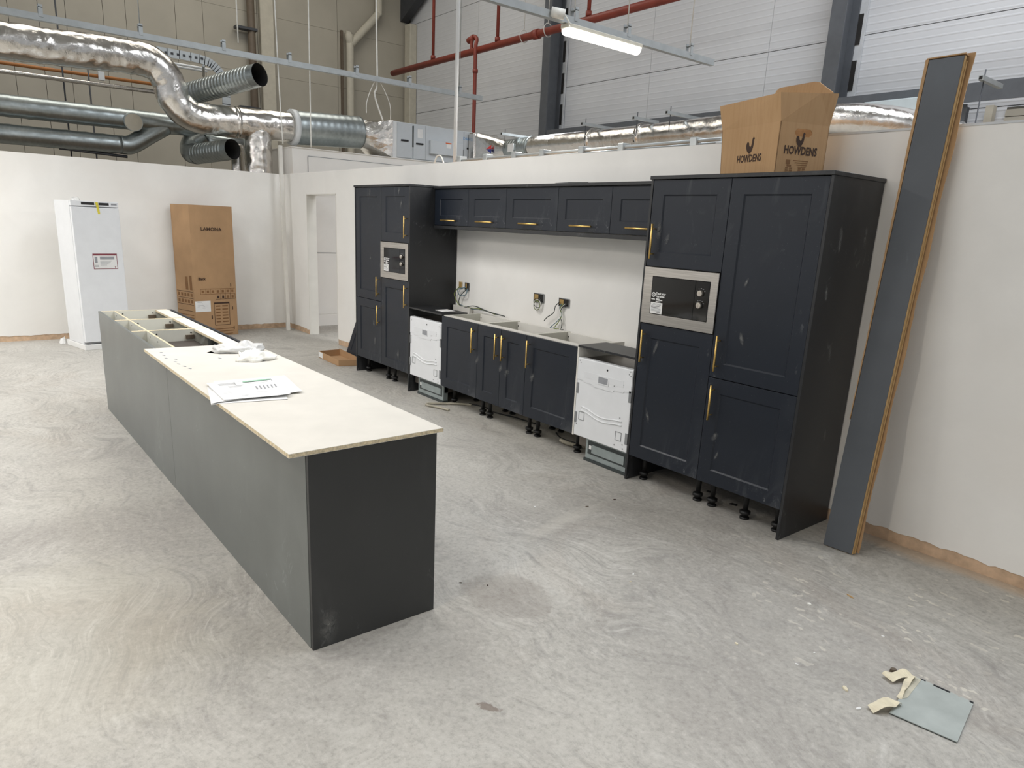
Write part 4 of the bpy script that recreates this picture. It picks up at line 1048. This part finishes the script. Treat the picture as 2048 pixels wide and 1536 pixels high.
def rooster(ctr, xd, size, nrm, parent):
    body = [(-0.62, 0.30), (-0.56, 0.56), (-0.38, 0.64), (-0.24, 0.52), (-0.17, 0.26), (0, 0.12), (0.12, 0.2), (0.2, 0.5), (0.22, 0.85), (0.34, 1.05), (0.46, 1.0), (0.58, 0.88), (0.46, 0.80), (0.49, 0.45), (0.43, 0.05), (0.26, -0.3), (0.05, -0.5), (-0.2, -0.46), (-0.45, -0.22), (-0.58, 0.05)]
    xd = Vector(xd); nrm = Vector(nrm)
    mb = MB(); mb.prism([Vector(ctr)+xd*x*size+Vector((0, 0, z*size)) + nrm*0.0008 for x, z in body], nrm*0.0003)
    for x in (-0.06, 0.10):
        mb.prism([Vector(ctr)+xd*(x+dx)*size+Vector((0, 0, z*size))+nrm*0.0008 for dx, z in ((-0.02, -0.4), (0.02, -0.4), (0.02, -0.72), (-0.02, -0.72))], nrm*0.0003)
    return mb.build('rooster_print', 'ink', parent)
text('lettering', 'HOWDENS', 0.056, bp(0.235, 0, 0.075), -av, (0, 0, 1), 'ink', o, 'CENTER', 0.035, 0.76, depth=0.001)
rooster(bp(0.235, 0, 0.150), -av, 0.058, -bv_, o)
text('lettering', 'HOWDENS', 0.060, bp(0, 0.160, 0.110), bv_, (0, 0, 1), 'ink', o, 'CENTER', 0.035, 0.76, depth=0.001)
rooster(bp(0, 0.150, 0.176), bv_, 0.050, -av, o)
def rprint(b0, b1, z0, z1, mat='ink_faint'):
    MB().prism([rp(b0, z0)-av*0.0004, rp(b1, z0)-av*0.0004, rp(b1, z1)-av*0.0004, rp(b0, z1)-av*0.0004], -av*0.0004).build('print_mark', mat, o)
for i in range(4): rprint(0.12+0.012*i, 0.225-0.004*i, 0.075-0.011*i, 0.079-0.011*i)
rprint(0.07, 0.098, 0.055, 0.078); rprint(0.078, 0.108, 0.043, 0.053); rprint(0.115, 0.18, 0.302, 0.324); rprint(0.195, 0.25, 0.304, 0.31)
for b0 in (0.07, 0.16):
    for i in range(3):
        for k in range(2): rprint(b0+0.028*k, b0+0.02+0.028*k, 0.006+0.012*i, 0.014+0.012*i)

# ------------------------------------------------------------------ leaning boards at the right
u0 = Vector((5.672, 0.172, 0)); u1 = Vector((5.626, 0.515, 2.668))
eu = (u1-u0).normalized(); ex = Vector((1, 0.03, 0.02)); ex = (ex-eu*ex.dot(eu)).normalized(); en = eu.cross(ex)
if en.y < 0: en = -en
Lb = (u1-u0).length
def lean_board(name, xo, wd, t0, t1, l0, l1, mat, label, cat, parent=None, cols=None):
    c0 = u0 + ex*(xo+wd/2) + en*((t0+t1)/2) + eu*((l0+l1)/2)
    return MB().obox(c0, (wd, t1-t0, l1-l0), [ex, en, eu], 0.0008).build(name, mat, parent)
o = thing('long_plank', (5.76, 0.18, 0.0), 'front leaning plank with slate blue face and bare wood edges', 'plank')
lean_board('core', 0.002, 0.168, 0.002, 0.020, 0.006, Lb, 'wood', '', '', o); lean_board('face', 0.0, 0.166, -0.001, 0.002, 0.006, Lb, 'slate', '', '', o)
o = thing('long_plank', (5.76, 0.21, 0.0), 'second leaning plank with bare wood edge, directly behind the slate faced one', 'plank')
lean_board('core', 0.008, 0.166, 0.0215, 0.034, 0.008, Lb-0.02, 'wood', '', '', o); lean_board('backing', 0.010, 0.160, 0.034, 0.042, 0.01, Lb-0.03, 'wood_dark', '', '', o)
# wavy cardboard sleeve
mb = MB(); n = 60; prev = None
for i in range(n+1):
    s_ = i/n; p = u0 + eu*(0.012+(Lb+0.012)*s_) + en*0.045
    wl_ = 0.002+0.010*s_ + 0.004*math.sin(s_*23) + 0.003*noise.noise((s_*40, 0, 0))
    wr_ = 0.182 + 0.014*s_ + 0.004*math.sin(s_*31+1) + 0.003*noise.noise((s_*37, 5, 0))
    row = [mb.bm.verts.new(q) for q in (p-ex*wl_, p+ex*wr_, p+ex*wr_+en*0.007, p-ex*wl_+en*0.007)]
    if prev:
        for k in range(4): mb._f([prev[k], prev[(k+1) % 4], row[(k+1) % 4], row[k]])
    else: mb._f(row[::-1])
    prev = row
mb._f(prev)
bmesh.ops.recalc_face_normals(mb.bm, faces=mb.bm.faces)
o = mb.build('cardboard_sleeve', 'cardboard'); tag(o, 'long wavy cardboard sleeve behind the leaning planks, against the wall', 'cardboard')
q0 = u0 + eu*(Lb*0.5)
mb = MB(); prev = None
for i in range(41):
    s_ = i/40; p = u0+eu*(Lb*(0.28+0.72*s_)+0.004) - ex*0.0025 - en*0.002
    ww = 0.004 + 0.012*s_ + 0.003*noise.noise((s_*25, 2, 0))
    row = [mb.bm.verts.new(q) for q in (p-ex*ww, p, p+en*0.045, p+en*0.045-ex*ww)]
    if prev:
        for k in range(4): mb._f([prev[k], prev[(k+1) % 4], row[(k+1) % 4], row[k]])
    else: mb._f(row[::-1])
    prev = row
mb._f(prev); bmesh.ops.recalc_face_normals(mb.bm, faces=mb.bm.faces)
mb.build('sleeve_edge', 'cardboard', o)
MB().prism([u0+eu*(Lb+0.004)-ex*0.012-en*0.004, u0+eu*(Lb+0.006)+ex*0.172-en*0.003, u0+eu*(Lb+0.006)+ex*0.172+en*0.045, u0+eu*(Lb+0.004)-ex*0.012+en*0.045], eu*0.006).build('sleeve_top', 'cardboard', o)

# ------------------------------------------------------------------ island
IY0, IY1, IX0, IX1, IZ = -2.682, -2.098, 0.56, 5.0, 0.864
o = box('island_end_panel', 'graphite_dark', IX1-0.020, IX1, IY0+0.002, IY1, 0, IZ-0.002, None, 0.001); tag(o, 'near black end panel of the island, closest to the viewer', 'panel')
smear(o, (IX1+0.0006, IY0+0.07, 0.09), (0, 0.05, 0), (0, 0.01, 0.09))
SEAM = 2.855
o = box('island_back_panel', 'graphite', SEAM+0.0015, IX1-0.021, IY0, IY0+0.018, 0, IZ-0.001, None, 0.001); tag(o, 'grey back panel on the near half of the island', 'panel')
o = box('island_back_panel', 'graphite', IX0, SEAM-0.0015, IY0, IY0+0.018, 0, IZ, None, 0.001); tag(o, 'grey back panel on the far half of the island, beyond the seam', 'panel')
for k, (xa, xb) in enumerate(((0.564, 1.164), (1.165, 1.783), (1.784, 2.84), (2.841, 3.91), (3.911, 4.978))):
    lab = ('island cabinet at the far end, nearest the white fridge', 'second open island cabinet from the far end', 'wide island cabinet with a dark interior, beside the loose white board', 'island cabinet under the middle of the loose white board', 'island cabinet under the near end of the loose white board')[k]
    o = thing('island_cabinet', ((xa+xb)/2, -2.36, 0), lab, 'cabinet', 'island cabinets')
    ya, yb = IY0+0.0195, IY1-0.042
    for (x, e) in ((xa, 0), (xb-0.016, 1)):
        box('side_panel', 'cream_mel', x, x+0.016, ya, yb, 0.12, IZ-0.003, o)
        box('edge_band', 'chip', x+0.0003, x+0.0157, ya+0.001, yb-0.001, IZ-0.003, IZ-0.0015, o)
    box('back_board', 'cream_mel', xa+0.0165, xb-0.0165, -2.565, -2.55, 0.12, IZ-0.003, o); box('edge_band', 'chip', xa+0.0167, xb-0.0167, -2.5645, -2.5505, IZ-0.003, IZ-0.0015, o)
    box('top_rail', 'white_mel', xa+0.0165, xb-0.0165, yb-0.095, yb, IZ-0.020, IZ-0.002, o); box('edge_band', 'chip', xa+0.017, xb-0.017, yb-0.0965, yb-0.095, IZ-0.019, IZ-0.003, o)
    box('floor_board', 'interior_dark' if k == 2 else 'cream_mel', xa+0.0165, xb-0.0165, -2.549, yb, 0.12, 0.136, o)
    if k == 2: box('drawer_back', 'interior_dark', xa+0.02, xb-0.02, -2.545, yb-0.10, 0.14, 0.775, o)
    mb = MB()
    for yy in (-2.50, -2.26):
        mb.cyl((xa+0.016, yy, IZ-0.03), (xa+0.0172, yy, IZ-0.03), 0.006, 8)
    for xx in (0.12, 0.35): mb.cyl((xa+xx, -2.566, IZ-0.03), (xa+xx, -2.5645, IZ-0.03), 0.005, 8)
    mb.build('cam_hole', 'dark_gap', o)
    box('hinge_plate', 'brown_pipe', xa+0.0165, xa+0.03, yb-0.16, yb-0.10, IZ-0.075, IZ-0.045, o)
    box('front_panel', 'navy', xa, xb, IY1-0.020, IY1-0.001, 0.15, IZ-0.004, o)
    if k >= 0:
        for lx in (xa+0.06, xb-0.06): leg(lx, IY1-0.10, o, 0.12)
o = MB().prism([(2.645, -2.756, IZ), (5.046, -2.770, IZ), (5.036, -2.090, IZ), (2.700, -2.102, IZ)], (0, 0, 0.0175)).build('loose_worktop_board', 'board_white')
tag(o, 'large loose white board lying over the near half of the island', 'board')
mb = MB()
mb.prism([(2.6445, -2.7565, IZ+0.0015), (5.0465, -2.7705, IZ+0.0015), (5.0365, -2.0895, IZ+0.0015), (2.6995, -2.1015, IZ+0.0015)], (0, 0, 0.0145)); mb.build('edge_band', 'chip', o)
ZW = IZ+0.0175
for (x, y) in ((2.80, -2.70), (2.9, -2.71), (3.0, -2.72), (3.05, -2.68), (3.13, -2.70), (3.2, -2.7), (3.28, -2.69), (3.35, -2.68), (3.12, -2.45)):
    s2 = MB().prism([(x, y, ZW), (x+0.03, y+0.006, ZW), (x+0.026, y+0.014, ZW), (x+0.004, y+0.011, ZW)], (0, 0, 0.0015)).build('chip_scrap', 'ink_grey'); tag(s2, 'tiny grey chip on the loose white board', 'chip', 'tiny chips on the white board')
# papers
def sheet_paper(corners, z, label, prints, curl=0.0):
    A, B, C_, D_ = [Vector((p[0], p[1], 0)) for p in corners]
    mb = MB(); n = 10; g = []
    for i in range(n+1):
        row = []
        for k in range(n+1):
            s_, t_ = i/n, k/n
            p = A.lerp(B, s_).lerp(D_.lerp(C_, s_), t_)
            zz = z + 0.002 + curl*(max(0, s_-0.6)**2 + max(0, t_-0.7)**2) + 0.0015*noise.noise((p.x*9, p.y*9, z*50))
            if p.y < -2.765: zz -= 0.12*(-2.765-p.y)
            row.append(mb.bm.verts.new((p.x, p.y, zz)))
        g.append(row)
    for i in range(n):
        for k in range(n):
            f = mb._f([g[i][k], g[i+1][k], g[i+1][k+1], g[i][k+1]])
    bmesh.ops.recalc_face_normals(mb.bm, faces=mb.bm.faces)
    o = mb.build('paper_sheet', 'paper'); tag(o, label, 'paper')
    md = o.modifiers.new('thick', 'SOLIDIFY'); md.thickness = 0.0006
    for (s0, s1, t0, t1, mt) in prints:
        mb = MB()
        def P(s_, t_):
            q = A.lerp(B, s_).lerp(D_.lerp(C_, s_), t_); zz = z+0.0038 + curl*(max(0, s_-0.6)**2 + max(0, t_-0.7)**2)
            return (q.x, q.y, zz)
        mb.quad(P(s0, t0), P(s1, t0), P(s1, t1), P(s0, t1)); mb.build('print_mark', mt, o)
sheet_paper([(3.86, -2.72), (3.90, -2.36), (4.27, -2.47), (4.20, -2.80)], ZW, 'bottom sheet of white plans poking out under the stack', [])
sheet_paper([(3.76, -2.66), (3.79, -2.30), (4.18, -2.36), (4.20, -2.80)], ZW+0.004, 'middle sheet of white plans, turned slightly in the stack', [], 0.02)
pr_ = [(0.46, 0.86, 0.10, 0.16, 'ink_green')]
for i in range(6): pr_.append((0.58+0.055*i, 0.60+0.055*i, 0.42, 0.58, 'ink_grey'))
for i in range(4): pr_.append((0.22, 0.44-0.02*i, 0.30+0.03*i, 0.306+0.03*i, 'ink_grey'))
for i in range(4): pr_.append((0.12, 0.36, 0.12+0.035*i, 0.128+0.035*i, 'ink_grey'))
pr_ += [(0.34, 0.345, 0.10, 0.3, 'ink_grey'), (0.34, 0.46, 0.10, 0.106, 'ink_grey'), (0.34, 0.46, 0.29, 0.296, 'ink_grey'), (0.86, 0.866, 0.1, 0.26, 'ink_grey'), (0.5, 0.82, 0.22, 0.226, 'ink_grey'), (0.5, 0.8, 0.26, 0.266, 'ink_grey'), (0.08, 0.2, 0.6, 0.606, 'ink_grey'), (0.08, 0.2, 0.66, 0.666, 'ink_grey'), (0.08, 0.2, 0.72, 0.726, 'ink_grey'), (0.3, 0.4, 0.84, 0.85, 'ink_grey'), (0.55, 0.75, 0.72, 0.728, 'ink_grey')]
sheet_paper([(3.81, -2.71), (3.81, -2.34), (4.23, -2.44), (4.19, -2.74)], ZW+0.008, 'top sheet of printed kitchen plans with a green band', pr_, 0.03)
def lump(name, ctr, sx, sy, h, mat, label, cat, seed, sub=4, rag=0.35):
    mb = MB()
    bmesh.ops.create_icosphere(mb.bm, subdivisions=sub, radius=1)
    for v in mb.bm.verts:
        p = v.co.copy()
        nn_ = 1 + rag*noise.noise(p*1.7+Vector((seed, 0, 0))) + rag*0.7*abs(noise.noise(p*4.3+Vector((0, seed, 0)))) 
        z = max(0, p.z)*(0.55+0.9*abs(noise.noise(p*2.6+Vector((0, 0, seed)))))
        v.co = Vector((ctr[0]+p.x*sx*nn_, ctr[1]+p.y*sy*nn_, ctr[2]+z*h*nn_+0.001))
    for f in mb.bm.faces: f.smooth = False
    o = mb.build(name, mat, None, True); tag(o, label, cat); return o
lump('plastic_bag', (2.93, -2.27, ZW), 0.10, 0.15, 0.06, 'bag', 'crumpled translucent plastic bag at the far end of the loose white board', 'bag', 3.1)
lump('crumpled_tissue', (3.26, -2.27, ZW), 0.07, 0.10, 0.065, 'tissue', 'crumpled white tissue in front of the plastic bag', 'tissue', 7.7)

# ------------------------------------------------------------------ fridge and carton by the left wall
fx = Matrix.Translation((-2.50, -2.41, 0)) @ Matrix.Rotation(math.radians(12.5), 4, 'Z')
def fb(name, mat, a, parent, bev=0.0): return box(name, mat, *a, parent, bev, fx)
o = thing('fridge', (-2.72, -2.2, 0), 'tall white integrated fridge standing by the left wall', 'fridge')
fb('foam_base', 'label_white', (-0.56, 0.012, -0.012, 0.562, 0, 0.068), o, 0.004)
fb('cabinet', 'enamel_warm', (-0.50, -0.045, 0, 0.545, 0.07, 1.785), o, 0.004)
fb('door', 'enamel', (-0.042, 0.0, 0.004, 0.541, 0.095, 1.715), o, 0.004)
e = fb('vent_trim', 'enamel', (-0.045, -0.006, 0.004, 0.541, 1.725, 1.785), o, 0.003)
fb('vent', 'black', (-0.008, -0.004, 0.12, 0.265, 1.742, 1.772), e); fb('vent', 'black', (-0.008, -0.004, 0.315, 0.43, 1.742, 1.772), e)
fb('badge', 'ink_grey', (-0.008, -0.004, 0.455, 0.52, 1.748, 1.768), e)
fb('hinge_line', 'grey_clip', (-0.044, -0.002, 0.01, 0.535, 0.082, 0.09), o)
MB(fx).prism([(0.001, 0.275, 1.775), (0.001, 0.305, 1.775), (0.0015, 0.32, 1.64), (0.0015, 0.295, 1.64)], (0.001, 0, 0)).build('tape_strip', 'tape_yellow', o)
lb = fb('energy_label', 'label_red', (0.0, 0.0012, 0.185, 0.465, 0.985, 1.172), o)
fb('label_face', 'label_white', (0.0012, 0.0018, 0.192, 0.458, 0.992, 1.150), lb)
fb('print_mark', 'ink_grey', (0.0018, 0.0022, 0.205, 0.235, 1.06, 1.135), lb); fb('print_mark', 'ink_grey', (0.0018, 0.0022, 0.265, 0.43, 1.10, 1.138), lb)
for i in range(5): fb('print_line', 'ink_grey', (0.0018, 0.0022, 0.265, 0.40-0.015*i, 1.080-0.012*i, 1.084-0.012*i), lb)
for i in range(2): fb('print_line', 'ink_grey', (0.0018, 0.0022, 0.20, 0.245, 1.028-0.014*i, 1.033-0.014*i), lb)
fb('print_mark', 'label_red', (0.0018, 0.0022, 0.43, 0.435, 0.992, 1.02), lb); fb('print_mark', 'label_red', (0.0018, 0.0022, 0.415, 0.458, 1.016, 1.02), lb)
for (a, b_) in (((-0.16, 0.12, 1.786), (0.07, 0.10)),):
    q = fx @ Vector(a)
    lump('packing_film', (q.x, q.y, 1.7855), 0.08, 0.05, 0.05, 'bag', 'crumpled clear packing film on top of the white fridge', 'film', 5.5, 3)
q = fx @ Vector((-0.63, -0.03, 0))
lump('foam_piece', (q.x, q.y, 0.0), 0.05, 0.04, 0.09, 'label_white', 'small white foam piece on the floor behind the fridge', 'foam', 9.1, 3)

# carton: emptied and skewed
R_ = Vector((-3.10, -0.37, 0)); L_ = Vector((-2.985, -0.975, 0)); B_ = Vector((-3.42, -1.10, 0)); Q_ = Vector((-3.43, -0.50, 0))
o = thing('tall_carton', (-3.2, -0.7, 0), 'tall brown appliance carton leaning squashed by the left wall', 'carton')
HC = 1.81
def wallsheet(name, p, q, mat, bulge=0.0):
    n = (q-p).cross(Vector((0, 0, 1))).normalized()
    mb = MB(); m_ = 8; prev = None
    for i in range(m_+1):
        t_ = i/m_; c0 = p.lerp(q, t_)
        row = []
        for (z, bl) in ((0, 0.0), (HC*0.5, 0.4), (HC, 1.0)):
            c1 = c0 + n*(bulge*bl*math.sin(PI*t_))
            row.append((mb.bm.verts.new(c1+Vector((0, 0, z))), mb.bm.verts.new(c1-n*0.006+Vector((0, 0, z)))))
        if prev:
            for k in range(2):
                mb._f([prev[k][0], row[k][0], row[k+1][0], prev[k+1][0]]); mb._f([row[k][1], prev[k][1], prev[k+1][1], row[k+1][1]])
            mb._f([prev[2][0], row[2][0], row[2][1], prev[2][1]])
        prev = row
    bmesh.ops.recalc_face_normals(mb.bm, faces=mb.bm.faces)
    return mb.build(name, mat, o)
wallsheet('front_wall', L_, R_, 'cardboard_dull', 0.02); wallsheet('side_wall', B_, L_, 'cardboard_dull', 0.0)
wallsheet('side_wall', R_, Q_, 'cardboard_dull'); wallsheet('back_wall', Q_, B_, 'cardboard_dull')
MB().prism([L_+Vector((-0.02, 0.01, 1.76)), R_+Vector((-0.02, -0.01, 1.76)), Q_+Vector((0.01, 0, 1.76)), B_+Vector((0.01, 0.02, 1.76))], (0, 0, 0.01)).build('inner_flap', 'ink_faint', o)
fd = (R_-L_).normalized(); fn = fd.cross(Vector((0, 0, 1))).normalized(); FW = (R_-L_).length
if fn.x < 0: fn = -fn
sd = (L_-B_).normalized(); sn_ = sd.cross(Vector((0, 0, 1))).normalized(); SW = (L_-B_).length
if sn_.y > 0: sn_ = -sn_
def fmark(s0, s1, z0, z1, mat='ink_faint', name='print_mark', off=0.014, face='f'):
    o0, d_, n_ = (L_, fd, fn) if face == 'f' else (B_, sd, sn_)
    def bulge(s_, z): return (0.02*math.sin(PI*min(1, max(0, s_/FW)))*(0.4*min(1, z/(HC*0.5)) + 0.6*max(0, (z-HC*0.5)/(HC*0.5)))) if face == 'f' else 0
    MB().prism([o0+d_*s+n_*(bulge(s, z)+0.002)+Vector((0, 0, z)) for s, z in ((s0, z0), (s1, z0), (s1, z1), (s0, z1))], n_*0.001).build(name, mat, o)
text('lettering', 'LAMONA', 0.062, L_+fd*0.285+fn*0.0235+Vector((0, 0, 1.475)), fd, (0, 0, 1), 'ink', o, 'CENTER', 0.015, 1.15)
text('lettering', 'Back', 0.055, L_+fd*0.115+fn*0.012+Vector((0, 0, 0.80)), fd, (0, 0, 1), 'ink', o, 'CENTER', 0.03)
for i in range(7):
    s0 = 0.085+0.073*i
    for (za, zb) in ((0.60, 0.605), (0.672, 0.677)): fmark(s0, s0+0.07, za, zb, 'ink_faint')
    fmark(s0, s0+0.003, 0.60, 0.677, 'ink_faint')
    fmark(s0+0.018, s0+0.05, 0.622, 0.655, 'ink_faint')
for i in range(3, 7):
    s0 = 0.085+0.073*i
    fmark(s0, s0+0.07, 0.525, 0.529, 'ink'); fmark(s0+0.02, s0+0.05, 0.54, 0.575, 'ink' if i < 5 else 'ink_faint'); fmark(s0+0.07, s0+0.073, 0.525, 0.60, 'ink')
sb = L_+fd*0.12
fmark(0.0, 0.22, 0.36, 0.51, 'label_white', 'address_sticker')
for i in range(5): fmark(0.03, 0.10+0.012*i, 0.49-0.02*i, 0.493-0.02*i, 'ink_grey', off=0.02)
for (za, zb, a, b_) in ((0.155, 0.16, 0.27, 0.50), (0.46, 0.482, 0.27, 0.50), (0.155, 0.48, 0.27, 0.275), (0.155, 0.48, 0.495, 0.50)): fmark(a, b_, za, zb, 'ink')
for i in range(6):
    fmark(0.295, 0.36, 0.42-0.045*i, 0.437-0.045*i); fmark(0.39, 0.475, 0.42-0.045*i, 0.437-0.045*i)
fmark(0.225, 0.24, 0.25, 0.30, 'ink')
for z in (0.075, 0.04, 0.0): fmark(0.20, 0.55-0.02*(z == 0), z+0.02, z+0.03, 'ink_faint')
for (s0, z) in ((0.53, 0.70), (0.54, 0.37), (0.55, 0.08)): fmark(s0, s0+0.012, z, z+0.045, 'ink')
for i in range(4): fmark(0.02, SW-0.03, 0.63-0.09*i, 0.635-0.09*i, 'ink', face='s')
for i in range(5): fmark(0.04+0.08*i, 0.085+0.08*i, 0.565, 0.61, face='s')
for i in range(5): fmark(0.04+0.08*i, 0.085+0.08*i, 0.475, 0.52, face='s')
for i in range(4): fmark(0.03, SW-0.04, 0.30-0.035*i, 0.31-0.035*i, 'ink_faint', face='s')
fmark(SW*0.55, SW*0.68, 0.66, 0.84, 'ink_faint', face='s'); fmark(SW*0.78, SW*0.90, 0.66, 0.86, 'ink_faint', face='s')

# ------------------------------------------------------------------ loose door and tray by the left tall cabinets
lt = math.atan2(0.24, 0.672); lxf = Matrix.Translation((-0.90, 0.285, 0.002)) @ Matrix.Rotation(-lt, 4, 'X')
o = thing('loose_door', (-0.65, 0.30, 0), 'loose navy cabinet door leaning on the wall left of the tall cabinets', 'door')
mb = MB(lxf)
W_, H_ = 0.60, 0.715
def ring(i, y): return [mb.bm.verts.new(p) for p in ((i, y, i), (W_-i, y, i), (W_-i, y, H_-i), (i, y, H_-i))]
R = [ring(0, 0.02), ring(0, 0.0), ring(0.09, 0.0), ring(0.094, 0.007)]
for a, b_ in zip(R, R[1:]):
    for k in range(4): mb._f([a[k], a[(k+1) % 4], b_[(k+1) % 4], b_[k]])
mb._f(R[0][::-1]); mb.build('frame', 'navy', o)
MB(lxf).box(0.094, W_-0.094, 0.007, 0.012, 0.094, H_-0.094).build('door_panel', 'navy', o)
o = thing('cardboard_tray', (-0.62, 0.06, 0), 'low open cardboard tray on the floor left of the tall cabinets', 'tray')
ta, tb, tc_, td = Vector((-0.925, -0.068, 0)), Vector((-0.31, -0.085, 0)), Vector((-0.22, 0.20, 0)), Vector((-0.96, 0.235, 0))
def tray_side(p, q, h0, h1, outn):
    n_ = Vector(outn)
    MB().prism([p, q, q+Vector((0, 0, h1)), p+Vector((0, 0, h0))], -n_*0.005).build('side', 'cardboard_dull', o)
tray_side(ta, tb, 0.085, 0.075, (0, -1, 0)); tray_side(tb, tc_, 0.075, 0.07, (1, 0, 0)); tray_side(td, ta, 0.08, 0.085, (-1, 0, 0)); tray_side(td, tc_, 0.09, 0.07, (0, 1, 0))
MB().prism([ta, tb, tc_, td], (0, 0, 0.004)).build('bottom', 'cardboard_dull', o)
MB().prism([ta+Vector((0.005, -0.0005, 0.012)), ta+Vector((0.13, -0.004, 0.010)), ta+Vector((0.13, -0.004, 0.078)), ta+Vector((0.005, -0.0005, 0.080))], (0, -0.001, 0)).build('address_sticker', 'label_white', o)

# ------------------------------------------------------------------ floor plate, tape and scraps at the front right
o = thing('metal_plate', (6.69, -0.9, 0), 'flat grey galvanised plate with notched edge on the floor, front right', 'plate')
pA, pB, pC, pD = (6.556, -0.742), (6.771, -0.727), (6.821, -1.031), (6.60, -1.071)
def pl(s, t, z=0.0):
    a = Vector(pA).lerp(Vector(pB), s); b_ = Vector(pD).lerp(Vector(pC), s); p = a.lerp(b_, t); return (p.x, p.y, z)
edge = [(0, 0), (0.10, 0.0), (0.10, 0.02), (0.2, 0.02), (0.2, 0), (0.33, 0), (0.33, 0.03), (0.62, 0.03), (0.62, 0), (0.75, 0), (0.75, 0.02), (0.78, 0.02), (0.78, 0), (0.93, 0), (0.93, 0.03), (1, 0.04), (1, 1), (0, 1)]
MB().prism([pl(s, t, 0.004) for s, t in edge], (0, 0, 0.003)).build('sheet', 'sheet_metal', o)
MB().prism([pl(s, t, 0.0) for s, t in edge], (0, 0, 0.004)).build('underside', 'kick_dark', o)
for sa, sb in ((0.10, 0.2), (0.33, 0.62), (0.93, 1.0)):
    tt = 0.025
    MB().prism([pl(sa+0.005, tt-0.03, 0.0), pl(sb-0.005, tt-0.03, 0.0), pl(sb-0.005, tt-0.015, 0.0), pl(sa+0.005, tt-0.015, 0.0)], (0, 0, 0.008)).build('hook', 'column_dark', o)
MB().prism([pl(0, 0.02, 0.0075), pl(0.13, 0.02, 0.0075), pl(0.10, 0.55, 0.0075), pl(-0.0, 0.66, 0.0075)], (0, 0, 0.0006)).build('film_strip', 'tape_bag', o)
def ribbon(ctrs, wds, label, name='masking_tape'):
    n = len(ctrs); mb = MB(); prev = None
    cs = smooth_path(ctrs, 6)
    for i, c in enumerate(cs):
        d = (cs[min(i+1, len(cs)-1)]-cs[max(i-1, 0)]).normalized()
        s_ = Vector((-d.y, d.x, 0)).normalized()
        f = i/(len(cs)-1)*(n-1); k = min(int(f), n-2); wv = wds[k]+(wds[k+1]-wds[k])*(f-k)
        tw = 0.008*math.sin(i*0.6)
        row = [mb.bm.verts.new(c+s_*wv/2+Vector((0, 0, tw+0.001))), mb.bm.verts.new(c-s_*wv/2+Vector((0, 0, max(-c.z+0.0015, -tw*0.4))))]
        if prev: mb._f([prev[0], prev[1], row[1], row[0]])
        prev = row
    bmesh.ops.recalc_face_normals(mb.bm, faces=mb.bm.faces)
    o = mb.build(name, 'tape'); md = o.modifiers.new('thick', 'SOLIDIFY'); md.thickness = 0.0006; tag(o, label, 'tape')
ribbon([(6.497, -0.862, 0.012), (6.51, -0.83, 0.018), (6.535, -0.785, 0.022), (6.562, -0.757, 0.012)], [0.055, 0.052, 0.048, 0.02], 'upper strip of cream masking tape at the corner of the metal plate')
ribbon([(6.555, -0.768, 0.02), (6.562, -0.83, 0.020), (6.575, -0.90, 0.016), (6.585, -0.955, 0.010)], [0.03, 0.024, 0.014, 0.02], 'middle twisted strip of masking tape along the plate edge')
ribbon([(6.602, -0.985, 0.012), (6.585, -1.015, 0.022), (6.572, -1.065, 0.026), (6.548, -1.115, 0.010)], [0.02, 0.045, 0.055, 0.035], 'lower curled strip of masking tape at the near side of the plate')
def scrap(x, y, s_, mat, label, group=None, h=0.006, el=1.8):
    a = random.random()*PI; pts = []
    for k in range(7):
        an = 2*PI*k/7; r = s_*(0.7+0.5*random.random())
        px, py = r*el*math.cos(an), r*math.sin(an)
        pts.append((x+px*math.cos(a)-py*math.sin(a), y+px*math.sin(a)+py*math.cos(a), 0))
    o = MB().prism(pts, (0, 0, h)).build('floor_scrap', mat); tag(o, label, 'scrap', group)
scrap(6.485, -0.775, 0.012, 'brown_pipe', 'dark pebble of debris beside the upper tape strip', None, 0.012, 1.2)
scrap(6.425, -1.063, 0.010, 'tape', 'small pale paper scrap on the floor left of the plate', None, 0.006)
scrap(6.517, -1.14, 0.007, 'label_white', 'tiny white scrap just left of the lower tape strip', None, 0.004)
scrap(6.067, -0.30, 0.005, 'wood', 'thin wooden splinter on the floor in front of the leaning boards', None, 0.004, 4)
scrap(5.986, -0.55, 0.010, 'tissue', 'small round grey plaster crumb on the floor', None, 0.003, 1)
rr = random.Random(4)
for k in range(14):
    scrap(rr.uniform(4.3, 6.7), rr.uniform(-1.4, 0.3) if k > 4 else rr.uniform(-2.0, -0.6), rr.uniform(0.003, 0.007), rr.choice(['tape', 'ink', 'label_white', 'brown_pipe']), 'tiny crumb of debris scattered on the concrete floor', 'crumbs on the concrete floor', 0.003)
